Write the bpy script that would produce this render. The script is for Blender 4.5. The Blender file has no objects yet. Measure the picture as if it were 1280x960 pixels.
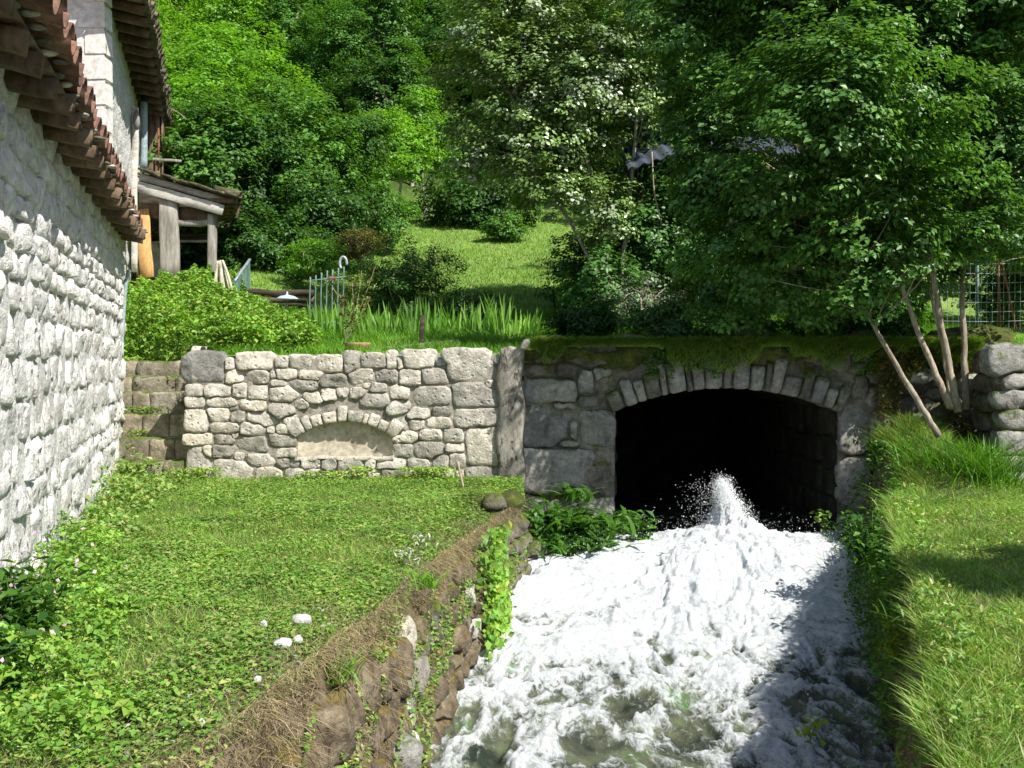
import bpy, math, random
import numpy as np
from mathutils import Vector, Matrix
S = bpy.context.scene
COL = S.collection
R = math.radians
rng = np.random.default_rng(7)
random.seed(7)

# ------------------------------------------------------------------ camera, light, exposure
F = 1240.0; EYE = 2.5; PITCH = math.atan(30 / F)
cam = bpy.data.objects.new('camera', bpy.data.cameras.new('camera')); COL.objects.link(cam)
cam.location = (0, 0, EYE); cam.rotation_euler = (R(90) - PITCH, 0, 0)
cam.data.sensor_width = 36; cam.data.lens = 36 * F / 1280; cam.data.clip_end = 600; cam.data.clip_start = .05
S.camera = cam
SUN = Vector((.50, -.45, .74)).normalized()
W = bpy.data.worlds.new('World'); S.world = W; W.use_nodes = True
nt = W.node_tree; sky = nt.nodes.new('ShaderNodeTexSky'); sky.sky_type = 'NISHITA'; sky.sun_disc = False
sky.sun_elevation = math.asin(SUN.z); sky.sun_rotation = math.atan2(SUN.x, SUN.y)
nt.links.new(sky.outputs[0], nt.nodes['Background'].inputs[0]); nt.nodes['Background'].inputs[1].default_value = .085
sl = bpy.data.lights.new('sun', 'SUN'); sl.energy = 5.0; sl.angle = R(.5); sl.color = (1, .955, .87)
so = bpy.data.objects.new('sun', sl); COL.objects.link(so); so.location = (10, -9, 30)
so.rotation_euler = SUN.to_track_quat('Z', 'Y').to_euler()
S.view_settings.view_transform = 'Standard'; S.view_settings.look = 'None'
S.view_settings.exposure = 0.75; S.view_settings.gamma = 1

# ------------------------------------------------------------------ helpers
def at(px, py, Y):
    "the point at depth Y seen at that place of the photograph (1280 x 960)"
    u = (px - 640) / F; v = (480 - py) / F
    c, s = math.cos(PITCH), math.sin(PITCH)
    d = (u, c + v * s, -s + v * c); k = Y / d[1]
    return np.array((d[0] * k, Y, EYE + d[2] * k))

def _h(ix, iy, iz):
    n = (ix * 374761393 + iy * 668265263 + iz * 2147483647 // 7 + iz * 1274126177) & 0xffffffff
    n = ((n ^ (n >> 13)) * 1274126177) & 0xffffffff
    n = (n ^ (n >> 16)) & 0xffffffff
    return n / 4294967295.0
def noise(p):
    p = np.asarray(p, float); i = np.floor(p).astype(np.int64); f = p - i; f = f * f * (3 - 2 * f)
    x, y, z = i[..., 0], i[..., 1], i[..., 2]; a, b, c = f[..., 0], f[..., 1], f[..., 2]
    def L(u, v, t): return u + (v - u) * t
    return L(L(L(_h(x, y, z), _h(x + 1, y, z), a), L(_h(x, y + 1, z), _h(x + 1, y + 1, z), a), b),
             L(L(_h(x, y, z + 1), _h(x + 1, y, z + 1), a), L(_h(x, y + 1, z + 1), _h(x + 1, y + 1, z + 1), a), b), c) * 2 - 1
def fbm(p, o=4, g=.5):
    p = np.asarray(p, float); s = 0; a = 1; t = 0
    for k in range(o):
        s = s + a * noise(p * (2 ** k) + 17.3 * k); t += a; a *= g
    return s / t
def stk(*a): return np.stack(np.broadcast_arrays(*[np.asarray(q, float) for q in a]), -1)
def sstep(a, b, x):
    t = np.clip((x - a) / (b - a), 0, 1); return t * t * (3 - 2 * t)

def mesh(name, V, Fc, smooth=True):
    "V: n x 3, Fc: m x k array, or a list of such arrays"
    me = bpy.data.meshes.new(name); V = np.asarray(V, np.float32)
    Fl = [np.asarray(f, np.int32) for f in (Fc if isinstance(Fc, list) else [Fc]) if len(f)]
    lt = np.concatenate([f.ravel() for f in Fl]); tot = np.concatenate([np.full(len(f), f.shape[1], np.int32) for f in Fl])
    st = np.concatenate([[0], np.cumsum(tot)[:-1]]).astype(np.int32)
    me.vertices.add(len(V)); me.vertices.foreach_set('co', V.ravel())
    me.loops.add(len(lt)); me.loops.foreach_set('vertex_index', lt)
    me.polygons.add(len(tot)); me.polygons.foreach_set('loop_start', st); me.polygons.foreach_set('loop_total', tot)
    me.polygons.foreach_set('use_smooth', np.full(len(tot), smooth, bool))
    me.update(calc_edges=True); me.validate()
    return me
def wloc(p):
    v = Vector((0, 0, 0))
    while p is not None: v = v + p.location; p = p.parent
    return np.array(v)
def part(name, V, Fc, mat, parent=None, smooth=True, center=False, label=None):
    V = np.asarray(V, float); o0 = wloc(parent) if parent is not None else np.zeros(3); loc = np.zeros(3)
    if center: loc = V.mean(0) - o0
    me = mesh(name, V - o0 - loc, Fc, smooth); me.materials.append(mat)
    o = bpy.data.objects.new(name, me); COL.objects.link(o); o.parent = parent; o.location = loc
    if label: o['label'] = label
    return o
def tag(o, label=None, cat=None, group=None, kind=None):
    if label: o['label'] = label
    if cat: o['category'] = cat
    if group: o['group'] = group
    if kind: o['kind'] = kind
    return o
def thing(name, loc, label, cat, group=None):
    o = bpy.data.objects.new(name, None); COL.objects.link(o); o.location = loc; o.empty_display_size = .2
    return tag(o, label, cat, group)
def single(name, V, Fc, mat, label, cat, group=None, kind=None, smooth=True):
    V = np.asarray(V, float); c = V.mean(0); c[2] = V[:, 2].min()
    me = mesh(name, V - c, Fc, smooth); me.materials.append(mat)
    o = bpy.data.objects.new(name, me); COL.objects.link(o); o.location = c
    return tag(o, label, cat, group, kind)
def copy_tree(o, parent=None):
    c = o.copy(); COL.objects.link(c); c.parent = parent
    for ch in list(o.children): copy_tree(ch, c)
    return c
def join(*ms):
    "join (V, list of F) pairs"
    V = []; Fs = []; n = 0
    for v, f in ms:
        V.append(np.asarray(v, float))
        for q in (f if isinstance(f, list) else [f]): Fs.append(np.asarray(q, int) + n)
        n += len(v)
    return np.concatenate(V), Fs
def box(c, h, ax=None, jit=0):
    "box, centre c, half sizes h, axes ax (3 rows), slightly chamfered corners"
    ax = np.eye(3) if ax is None else np.asarray(ax, float); c = np.asarray(c, float)
    s = np.array([(x, y, z) for x in (-1, 1) for y in (-1, 1) for z in (-1, 1)], float)
    V = c + (s * h) @ ax
    if jit: V = V + rng.normal(0, jit, V.shape)
    return V, np.array([(0, 1, 3, 2), (4, 6, 7, 5), (0, 4, 5, 1), (2, 3, 7, 6), (0, 2, 6, 4), (1, 5, 7, 3)])
def beam(a, b, w, h, up=(0, 0, 1), jit=.003, n=5):
    "a sawn timber from a to b, n cross sections, a little warped, worn edges"
    a = np.asarray(a, float); b = np.asarray(b, float); d = b - a; L = np.linalg.norm(d); d /= L
    s = np.cross(d, up); s /= np.linalg.norm(s); u = np.cross(s, d); e = min(w, h) * .12
    prof = np.array([(-w / 2 + e, -h / 2), (w / 2 - e, -h / 2), (w / 2, -h / 2 + e), (w / 2, h / 2 - e), (w / 2 - e, h / 2), (-w / 2 + e, h / 2), (-w / 2, h / 2 - e), (-w / 2, -h / 2 + e)])
    V = []
    for i in range(n):
        t = i / (n - 1); j = rng.normal(0, jit, 2)
        V.append(a + d * L * t + np.outer(prof[:, 0] + j[0], s) + np.outer(prof[:, 1] + j[1], u) + rng.normal(0, jit * .4, (8, 3)))
    V = np.concatenate(V); Q = [(i * 8 + k, i * 8 + (k + 1) % 8, (i + 1) * 8 + (k + 1) % 8, (i + 1) * 8 + k) for i in range(n - 1) for k in range(8)]
    return V, [np.array(Q), np.array([list(range(7, -1, -1)), [(n - 1) * 8 + k for k in range(8)]])]
def tube(P, r, k=6, cap=True):
    P = np.asarray(P, float); n = len(P); r = np.broadcast_to(np.asarray(r, float), (n,))
    T = np.gradient(P, axis=0); T /= np.linalg.norm(T, axis=1)[:, None] + 1e-9
    ref = np.array((0, 0, 1.)) if abs(T[0, 2]) < .9 else np.array((1., 0, 0)); V = []
    for i in range(n):
        s = np.cross(T[i], ref); s /= np.linalg.norm(s) + 1e-9; u = np.cross(s, T[i])
        a = np.arange(k) * 2 * math.pi / k
        V.append(P[i] + r[i] * (np.outer(np.cos(a), s) + np.outer(np.sin(a), u))); ref = u
    Q = [(i * k + j, i * k + (j + 1) % k, (i + 1) * k + (j + 1) % k, (i + 1) * k + j) for i in range(n - 1) for j in range(k)]
    Fs = [np.array(Q)]
    if cap: Fs.append(np.array([list(range(k))[::-1], [(n - 1) * k + j for j in range(k)]]))
    return np.concatenate(V), Fs
def bez(pts, n=10):
    "smooth path through points (Catmull-Rom)"
    p = np.asarray(pts, float); p = np.vstack([2 * p[0] - p[1], p, 2 * p[-1] - p[-2]]); out = []
    m = len(p) - 3
    for i in range(m):
        for t in np.linspace(0, 1, n, endpoint=(i == m - 1)):
            a, b, c, d = p[i:i + 4]
            out.append(.5 * ((2 * b) + (c - a) * t + (2 * a - 5 * b + 4 * c - d) * t * t + (3 * b - a - 3 * c + d) * t ** 3))
    return np.array(out)
def prism(poly, y0, y1):
    "extrude a polygon in x,z from y0 to y1"
    n = len(poly); V = [(x, y, z) for y in (y0, y1) for x, z in poly]
    return np.array(V), [np.array([list(range(n))]), np.array([list(range(2 * n - 1, n - 1, -1))]),
                         np.array([(i + n, (i + 1) % n + n, (i + 1) % n, i) for i in range(n)])]
def leaves(P, size, up=.6, ar=.62, fold=.18, N=None, droop=0.):
    "one folded diamond leaf at every point P"
    P = np.asarray(P, float); n = len(P); size = np.broadcast_to(np.asarray(size, float), (n,))
    nn = rng.normal(0, 1, (n, 3)); nn /= np.linalg.norm(nn, axis=1)[:, None]
    nn = nn * (1 - up) + up * (np.array((0, 0, 1.)) if N is None else N); nn /= np.linalg.norm(nn, axis=1)[:, None] + 1e-9
    a = np.cross(nn, rng.normal(0, 1, (n, 3))); a[:, 2] -= droop; a -= nn * (a * nn).sum(1)[:, None]; a /= np.linalg.norm(a, axis=1)[:, None] + 1e-9
    b = np.cross(nn, a); L = size[:, None]; Wd = L * ar
    V = np.stack([P - a * L * .5, P - a * L * .05 + b * Wd * .5 + nn * L * fold, P + a * L * .55, P - a * L * .05 - b * Wd * .5 + nn * L * fold], 1).reshape(-1, 3)
    i = np.arange(n)[:, None] * 4
    return V, np.concatenate([i + (0, 1, 2), i + (0, 2, 3)], 0)
def blades(P, h, w, lean=.35, seg=2, bend=.5, dirn=None):
    P = np.asarray(P, float); n = len(P); h = np.broadcast_to(np.asarray(h, float), (n,)); w = np.broadcast_to(np.asarray(w, float), (n,))
    az = rng.uniform(0, 2 * math.pi, n); D = np.stack([np.cos(az), np.sin(az), np.zeros(n)], 1); Bn = np.stack([-np.sin(az), np.cos(az), np.zeros(n)], 1)
    if dirn is not None: D = D * .6 + np.asarray(dirn); 
    ln = rng.uniform(.1, 1, n) * lean; V = []
    # turn of the flat side is free of the leaning direction
    az2 = rng.uniform(0, 2 * math.pi, n); Bn = np.stack([np.cos(az2), np.sin(az2), np.zeros(n)], 1)
    for k in range(seg):
        t = k / seg; q = P + D * (ln * h * (t + bend * t * t))[:, None] + np.array((0, 0, 1.)) * (h * (t - .35 * bend * lean * t * t))[:, None]
        ww = (w * (1 - .45 * t))[:, None] / 2; V += [q - Bn * ww, q + Bn * ww]
    V.append(P + D * (ln * h * (1 + bend))[:, None] + np.array((0, 0, 1.)) * (h * (1 - .35 * bend * lean))[:, None])
    m = 2 * seg + 1; V = np.stack(V, 1).reshape(-1, 3); i = np.arange(n)[:, None] * m; Fs = []
    for k in range(seg - 1): Fs.append(i + (2 * k, 2 * k + 1, 2 * k + 3, 2 * k + 2))
    Fs.append(i + (2 * seg - 2, 2 * seg - 1, 2 * seg))
    return V, Fs

# ------------------------------------------------------------------ materials
def mat_new(name):
    m = bpy.data.materials.new(name); m.use_nodes = True; n = m.node_tree.nodes; n.clear()
    return m, n, m.node_tree.links
def nd(n, t, **k):
    o = n.new(t)
    for a, b in k.items():
        if a.startswith('i_'): o.inputs[a[2:].replace('_', ' ')].default_value = b
        else: setattr(o, a, b)
    return o
def ramp(n, stops):
    r = n.new('ShaderNodeValToRGB'); e = r.color_ramp.elements
    while len(e) < len(stops): e.new(.5)
    for k, (p, c) in enumerate(stops):
        e[k].position = p; e[k].color = (*c, 1) if len(c) == 3 else c
    return r
def c4(c): return (*c, 1)
def mix(n, l, fac, a, b, mode='MIX'):
    m = n.new('ShaderNodeMix'); m.data_type = 'RGBA'; m.blend_type = mode
    for s, v in ((0, fac), (6, a), (7, b)):
        if hasattr(v, 'type') and not isinstance(v, (tuple, list)): l.new(v, m.inputs[s])
        else: m.inputs[s].default_value = c4(v) if s and len(v) == 3 else v
    return m.outputs[2]
def math_(n, l, op, a, b=None, clamp=False):
    m = n.new('ShaderNodeMath'); m.operation = op; m.use_clamp = clamp
    for s, v in ((0, a), (1, b)):
        if v is None: continue
        if isinstance(v, (int, float)): m.inputs[s].default_value = v
        else: l.new(v, m.inputs[s])
    return m.outputs[0]
def pos(n, l, sc=(1, 1, 1)):
    g = n.new('ShaderNodeNewGeometry'); m = n.new('ShaderNodeMapping'); m.inputs['Scale'].default_value = sc
    l.new(g.outputs['Position'], m.inputs[0]); return g, m.outputs[0]
def nz(n, l, vec, scale, detail=5, rough=.6, dist=0):
    t = nd(n, 'ShaderNodeTexNoise'); t.inputs['Scale'].default_value = scale; t.inputs['Detail'].default_value = detail
    t.inputs['Roughness'].default_value = rough; t.inputs['Distortion'].default_value = dist
    l.new(vec, t.inputs['Vector']); return t.outputs[0]
def surface(name, cols, dirt=None, moss=None, scale=3, rough=.9, bump=.5, bscale=30, bdist=.02, per_obj=.25, pits=0, sc=(1, 1, 1), dirt_at=(.5, .68), moss_at=(.5, .62), spec=.25):
    "mineral or earth surface: blotches, stains, moss on what faces up, two sizes of relief"
    m, n, l = mat_new(name); g, v = pos(n, l, sc)
    A = nz(n, l, v, scale, 6, .65); st = [(.3 + .4 * k / max(1, len(cols) - 1), c) for k, c in enumerate(cols)]
    r = ramp(n, st); l.new(A, r.inputs[0]); col = r.outputs[0]
    fine = ramp(n, [(.35, (.62, .62, .62)), (.65, (1.15, 1.15, 1.15))]); l.new(nz(n, l, v, bscale * .8, 4, .7), fine.inputs[0])
    col = mix(n, l, .8, col, fine.outputs[0], 'MULTIPLY')
    if per_obj:
        oi = n.new('ShaderNodeObjectInfo'); rr = ramp(n, [(0, (1 - per_obj,) * 3), (.5, (1, 1, 1)), (1, (1 + per_obj * .5, 1 + per_obj * .4, 1 + per_obj * .2))])
        l.new(oi.outputs['Random'], rr.inputs[0]); col = mix(n, l, 1., col, rr.outputs[0], 'MULTIPLY')
    if dirt:
        d = ramp(n, [(dirt_at[0], (0, 0, 0)), (dirt_at[1], (1, 1, 1))]); l.new(nz(n, l, v, scale * 1.7 + .37, 8, .75, .3), d.inputs[0]); col = mix(n, l, d.outputs[0], col, dirt)
    if moss:
        sx = n.new('ShaderNodeSeparateXYZ'); l.new(g.outputs['Normal'], sx.inputs[0])
        q = math_(n, l, 'MULTIPLY_ADD', sx.outputs[2], .22); q.node.inputs[2].default_value = 0
        q2 = math_(n, l, 'ADD', nz(n, l, v, scale * 1.3 + 1.1, 7, .7), q)
        d = ramp(n, [(moss_at[0], (0, 0, 0)), (moss_at[1], (1, 1, 1))]); l.new(q2, d.inputs[0])
        mc = ramp(n, [(.4, moss), (.65, tuple(k * 1.9 for k in moss))]); l.new(nz(n, l, v, 25, 3), mc.inputs[0])
        col = mix(n, l, d.outputs[0], col, mc.outputs[0])
    b = n.new('ShaderNodeBsdfPrincipled'); b.inputs['Roughness'].default_value = rough; b.inputs['Specular IOR Level'].default_value = spec
    l.new(col, b.inputs['Base Color'])
    hgt = math_(n, l, 'ADD', nz(n, l, v, bscale * .3, 6, .7), math_(n, l, 'MULTIPLY', nz(n, l, v, bscale * 1.6, 5, .7), .45))
    if pits:
        vo = nd(n, 'ShaderNodeTexVoronoi'); vo.inputs['Scale'].default_value = bscale * .5; l.new(v, vo.inputs['Vector'])
        pr = ramp(n, [(.0, (0, 0, 0)), (.28, (1, 1, 1))]); l.new(vo.outputs[0], pr.inputs[0]); hgt = math_(n, l, 'ADD', hgt, math_(n, l, 'MULTIPLY', pr.outputs[0], pits))
    bp = n.new('ShaderNodeBump'); bp.inputs['Strength'].default_value = bump; bp.inputs['Distance'].default_value = bdist; l.new(hgt, bp.inputs['Height']); l.new(bp.outputs[0], b.inputs['Normal'])
    o = n.new('ShaderNodeOutputMaterial'); l.new(b.outputs[0], o.inputs[0]); return m
def leafmat(name, cols, trans=.35, rough=.45, spec=.35, clump=.6, cscale=1.2, tcol=None, flip=None):
    "leaf: one tint per leaf, patches of tone through the plant, light passing through"
    m, n, l = mat_new(name); g, v = pos(n, l)
    r = ramp(n, [(k / max(1, len(cols) - 1), c) for k, c in enumerate(cols)]); l.new(g.outputs['Random Per Island'], r.inputs[0])
    cr = ramp(n, [(.35, (1 - clump * .5,) * 3), (.65, (1 + clump * .45, 1 + clump * .4, 1 + clump * .1))]); l.new(nz(n, l, v, cscale, 3, .6), cr.inputs[0])
    col = mix(n, l, 1., r.outputs[0], cr.outputs[0], 'MULTIPLY')
    oi = n.new('ShaderNodeObjectInfo'); rr = ramp(n, [(0, (.8, .85, .8)), (1, (1.25, 1.12, 1.0))]); l.new(oi.outputs['Random'], rr.inputs[0]); col = mix(n, l, .6, col, rr.outputs[0], 'MULTIPLY')
    if flip:
        fr = ramp(n, [(.52, (0, 0, 0)), (.62, (1, 1, 1))]); l.new(nz(n, l, v, 2.5, 4, .7), fr.inputs[0]); col = mix(n, l, math_(n, l, 'MULTIPLY', g.outputs['Backfacing'], fr.outputs[0]), col, flip)
    b = n.new('ShaderNodeBsdfPrincipled'); b.inputs['Roughness'].default_value = rough; b.inputs['Specular IOR Level'].default_value = spec; l.new(col, b.inputs['Base Color'])
    t = n.new('ShaderNodeBsdfTranslucent'); l.new(mix(n, l, 1., col, tcol or (1.5, 1.5, .55), 'MULTIPLY'), t.inputs[0])
    ms = n.new('ShaderNodeMixShader'); ms.inputs[0].default_value = trans; l.new(b.outputs[0], ms.inputs[1]); l.new(t.outputs[0], ms.inputs[2])
    o = n.new('ShaderNodeOutputMaterial'); l.new(ms.outputs[0], o.inputs[0]); return m
def plain(name, col, rough=.6, var=.3, scale=8, metal=0, bump=.2):
    m = surface(name, [tuple(c * (1 - var) for c in col), tuple(min(1, c * (1 + var)) for c in col)], scale=scale, rough=rough, bump=bump, bdist=.004, per_obj=.15, bscale=60)
    for q in m.node_tree.nodes:
        if q.type == 'BSDF_PRINCIPLED': q.inputs['Metallic'].default_value = metal
    return m
M = {}
M['lime_stone'] = surface('pale limestone', [(.34, .315, .27), (.52, .49, .43), (.66, .63, .57)], dirt=(.15, .135, .11), scale=5, bump=1., bscale=28, bdist=.03, pits=.7, dirt_at=(.52, .76), per_obj=.4)
M['grey_stone'] = surface('grey mossy stone', [(.20, .195, .18), (.33, .32, .30), (.42, .41, .39)], dirt=(.07, .06, .05), moss=(.05, .075, .015), scale=3, bump=.9, bscale=26, bdist=.025, moss_at=(.58, .72))
M['wet_shaded_stone'] = surface('wet stone with tunnel shade', [(.012, .012, .009), (.03, .03, .022), (.055, .055, .045)], moss=(.02, .035, .008), scale=4, bump=1., bscale=24, bdist=.03, moss_at=(.55, .7), per_obj=.3)  # wet stone, its colour lowered further to stand in for the tunnel's shade
M['mossy_stone'] = surface('damp mossy stone', [(.10, .09, .075), (.2, .185, .16), (.30, .285, .25)], dirt=(.04, .035, .025), moss=(.06, .075, .012), scale=4, bump=1., bscale=24, bdist=.03, moss_at=(.52, .66))
M['pale_mortar'] = surface('pale lime mortar', [(.14, .125, .10), (.30, .28, .235), (.42, .39, .34)], dirt=(.07, .06, .045), scale=7, bump=1, bscale=40, per_obj=0, dirt_at=(.55, .75))
M['mortar'] = surface('earth mortar', [(.10, .09, .07), (.2, .18, .15)], scale=6, bump=1, bscale=40, per_obj=0)
M['wash_stone'] = surface('limewashed stone', [(.55, .53, .50), (.70, .69, .675), (.78, .775, .77)], dirt=(.27, .25, .21), scale=2.4, bump=1., bscale=18, bdist=.05, pits=.7, dirt_at=(.62, .85), per_obj=.12)
M['wash_mortar'] = surface('limewash mortar', [(.52, .50, .47), (.68, .67, .65), (.75, .745, .74)], dirt=(.24, .215, .18), scale=3, bump=1., bscale=22, bdist=.04, pits=.9, per_obj=0, dirt_at=(.6, .8))
M['plaster'] = surface('white plaster', [(.62, .60, .56), (.75, .73, .70)], scale=1.5, bump=.4, bscale=14, bdist=.02, per_obj=0, dirt=(.45, .42, .38), dirt_at=(.55, .8))
M['niche_plaster'] = surface('mottled niche plaster', [(.30, .26, .19), (.50, .45, .36), (.58, .54, .46)], dirt=(.07, .06, .045), scale=2.6, bump=.6, bscale=20, bdist=.012, per_obj=0, dirt_at=(.57, .68))  # ochre plaster with sharp edged dark blotches
M['step_stone'] = surface('weathered step stone', [(.15, .13, .09), (.29, .255, .19), (.46, .43, .36)], dirt=(.07, .06, .04), moss=(.06, .09, .015), scale=3.5, bump=1., bscale=26, bdist=.03, moss_at=(.6, .72))
M['concrete'] = surface('streaked render', [(.13, .12, .10), (.22, .21, .185), (.33, .32, .29)], dirt=(.04, .035, .028), scale=6, sc=(1, 1, .5), bump=.8, bscale=24, bdist=.02, dirt_at=(.52, .62))
M['wood_grey'] = surface('weathered grey wood', [(.16, .145, .125), (.32, .30, .27), (.46, .44, .41)], scale=9, sc=(1, 1, .15), bump=.6, bscale=40, bdist=.006)
M['wood_pale'] = surface('silvered pale wood', [(.38, .36, .33), (.52, .50, .47), (.62, .6, .57)], scale=7, sc=(.3, 1, 1.4), bump=.5, bscale=40, bdist=.006, dirt=(.25, .23, .2), dirt_at=(.6, .8))
M['wood_brown'] = surface('old brown timber', [(.07, .045, .03), (.15, .105, .07), (.24, .18, .13)], scale=8, sc=(1, .5, .5), bump=.7, bscale=35, bdist=.01)
M['wood_orange'] = surface('fresh orange plank', [(.42, .24, .09), (.55, .34, .15)], scale=7, sc=(1, 1, .12), bump=.3, bscale=40, bdist=.004)
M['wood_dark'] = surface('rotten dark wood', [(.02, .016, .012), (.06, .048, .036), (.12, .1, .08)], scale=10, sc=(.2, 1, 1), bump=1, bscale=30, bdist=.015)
M['tile'] = surface('terracotta tile', [(.12, .065, .05), (.20, .105, .08), (.28, .17, .13)], dirt=(.09, .075, .055), scale=6, bump=.5, bscale=30, bdist=.008, per_obj=.5, dirt_at=(.5, .7))
M['tile_grey'] = surface('lichen covered tile', [(.07, .055, .04), (.14, .12, .09), (.25, .23, .18)], moss=(.05, .05, .02), scale=7, bump=.7, bscale=30, bdist=.012, per_obj=.4)
M['earth'] = surface('trodden earth', [(.085, .065, .04), (.16, .125, .08), (.24, .2, .14)], moss=(.05, .075, .015), scale=3, bump=1, bscale=30, bdist=.03, per_obj=0, moss_at=(.66, .78))
M['turf'] = surface('turf soil', [(.06, .085, .02), (.10, .13, .035), (.17, .17, .07)], dirt=(.22, .17, .10), scale=1.6, bump=1, bscale=40, bdist=.03, per_obj=0, dirt_at=(.6, .75))
M['meadow'] = surface('meadow turf', [(.14, .25, .04), (.20, .33, .06), (.28, .38, .10)], dirt=(.34, .34, .17), scale=.7, bump=1, bscale=30, bdist=.05, per_obj=0, dirt_at=(.6, .75))
M['scrub'] = surface('wooded slope', [(.02, .03, .008), (.035, .06, .012), (.05, .08, .016)], scale=.5, bump=1, bscale=8, bdist=.3, per_obj=0)
M['moss'] = surface('orange green moss', [(.04, .035, .012), (.07, .09, .018), (.14, .15, .03)], scale=9, bump=1, bscale=60, bdist=.02, per_obj=0)
M['bark'] = surface('grey brown bark', [(.20, .165, .12), (.36, .305, .23), (.50, .44, .35)], moss=(.06, .08, .02), scale=8, sc=(1, 1, .35), bump=1, bscale=40, bdist=.012, moss_at=(.66, .76))
M['bark_dark'] = surface('dark bark', [(.03, .025, .018), (.06, .05, .036), (.10, .085, .065)], scale=8, sc=(1, 1, .3), bump=1, bscale=30, bdist=.015)
M['bark_pale'] = surface('pale bark', [(.22, .2, .17), (.38, .36, .32), (.5, .48, .44)], scale=8, sc=(1, 1, 2), bump=.6, bscale=30, bdist=.008, dirt=(.06, .05, .04), dirt_at=(.6, .68))
M['metal_green'] = plain('green grey painted metal', (.13, .22, .19), .5)
M['metal_grey'] = plain('grey metal', (.33, .38, .41), .45, metal=.3)
M['pipe'] = plain('pale plastic pipe', (.33, .42, .44), .45)
M['pipe_dark'] = plain('dark blue pipe', (.03, .045, .08), .4)
M['cream'] = plain('cream cloth', (.55, .52, .40), .7)
M['enamel'] = plain('blue white enamel', (.42, .52, .72), .25, var=.15)
M['terra'] = plain('wicker pot', (.34, .22, .12), .8)
M['rust'] = plain('rusty iron', (.20, .075, .04), .8)
M['slate'] = plain('blue grey sheet', (.05, .065, .085), .75)
M['black'] = plain('dark hole', (.01, .01, .009), .9)
M['twig'] = plain('dry twig', (.40, .33, .24), .8)
M['petal'] = plain('pink petal', (.75, .38, .48), .5)
M['mauve'] = plain('mauve petal', (.52, .36, .46), .5)
L_ = {}
L_['mid'] = leafmat('mid green leaves', [(.045, .13, .022), (.08, .21, .035), (.13, .28, .05)])
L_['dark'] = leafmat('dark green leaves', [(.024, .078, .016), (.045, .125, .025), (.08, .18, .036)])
L_['near'] = leafmat('glossy blue green leaves', [(.05, .14, .034), (.09, .215, .05), (.15, .31, .075)], rough=.42, spec=.45, trans=.3)
L_['bright'] = leafmat('bright yellow green leaves', [(.09, .24, .02), (.14, .33, .03), (.20, .40, .045)], trans=.4)
L_['poplar'] = leafmat('poplar leaves with white undersides', [(.08, .16, .045), (.14, .25, .07), (.21, .33, .11)], rough=.34, spec=.8, flip=(.36, .43, .32), trans=.25)
L_['herb'] = leafmat('herb leaves', [(.09, .22, .03), (.14, .32, .045), (.21, .39, .07), (.16, .33, .05), (.33, .42, .10)], trans=.3, cscale=2.5, clump=.6)
L_['weed'] = leafmat('low weeds', [(.10, .23, .045), (.16, .33, .06), (.24, .38, .09), (.38, .39, .16)], trans=.3, cscale=1.8, clump=.5)
L_['grass'] = leafmat('grass blades', [(.09, .21, .03), (.14, .30, .04), (.20, .35, .06), (.34, .36, .15)], trans=.3, cscale=1.5, clump=.5)
L_['lush'] = leafmat('lush grass', [(.06, .18, .012), (.10, .27, .02), (.16, .33, .035)], trans=.35, cscale=2)
L_['iris'] = leafmat('sword leaves', [(.12, .27, .05), (.18, .36, .08), (.24, .42, .11)], trans=.4)
L_['dry'] = leafmat('dry grass', [(.12, .095, .06), (.23, .19, .12), (.40, .35, .24), (.16, .19, .06)], trans=.15, tcol=(1.1, 1, .8))
L_['fern'] = leafmat('fern green', [(.025, .085, .012), (.05, .14, .02), (.075, .18, .03)], trans=.3)
L_['yellow'] = leafmat('yellow leaves', [(.22, .30, .03), (.32, .38, .05)], trans=.4)
L_['silver'] = leafmat('silver leaves', [(.28, .33, .28), (.38, .42, .36)], trans=.1)
L_['reddish'] = leafmat('red tipped leaves', [(.16, .07, .03), (.12, .14, .03), (.10, .16, .03)], trans=.3)

# ------------------------------------------------------------------ terrain
def ip(y, pts):
    pts = sorted(pts); return np.interp(y, [p[0] for p in pts], [p[1] for p in pts])
def WZ(y): return ip(y, [(-20, -1.2), (0, -.45), (3, -.2), (5, -.05), (6.4, .08), (8, .3), (9.3, .5), (10.6, .6), (10.95, .52), (11.3, .3), (20, .3)])      # water level
def XLt(y): return .05 * fbm(stk(np.asarray(y, float) * 2.1, 3, 0), 3) * (np.asarray(y) < 9.2) + ip(y, [(-20, -3), (0, -1.75), (3.5, -1.12), (4.5, -.9), (5.15, -.8), (5.9, -.68), (6.7, -.55), (7.8, -.32), (9.2, .02), (9.4, .08), (9.5, 1.0), (11.6, 1.1)])
def XLw(y): return ip(y, [(-20, -2.4), (0, -1.1), (4, -.72), (6.1, -.6), (6.4, -.56), (7.2, -.44), (8, -.25), (8.77, -.12), (9.4, .1), (9.6, .25), (10.4, 1.05), (11.6, 1.17)])
def XRt(y): return .16 * fbm(stk(np.asarray(y, float) * 1.1, 9, 0), 3) + ip(y, [(-20, -1), (0, .3), (3.16, 1.42), (4.6, 1.95), (6, 2.5), (8.5, 3.35), (9.5, 3.8), (10.3, 4.05), (11.6, 4.2)])
def XRw(y): return ip(y, [(-20, -1.4), (0, .2), (4, 1.75), (6, 2.36), (7.3, 2.7), (8.2, 2.9), (9.8, 3.35), (11, 3.7), (11.6, 3.72)])
def terrace(x, y):
    return 1.15 + .03 * fbm(stk(x * 1.1, y * 1.1, 3), 3) - .10 * sstep(.5, 0, XLt(y) - x) + .04 * sstep(10, 11, y) + .16 * sstep(8.8, 9.3, y) * sstep(.9, 0, XLt(y) - x) * sstep(9.6, 9.3, y)
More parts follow.
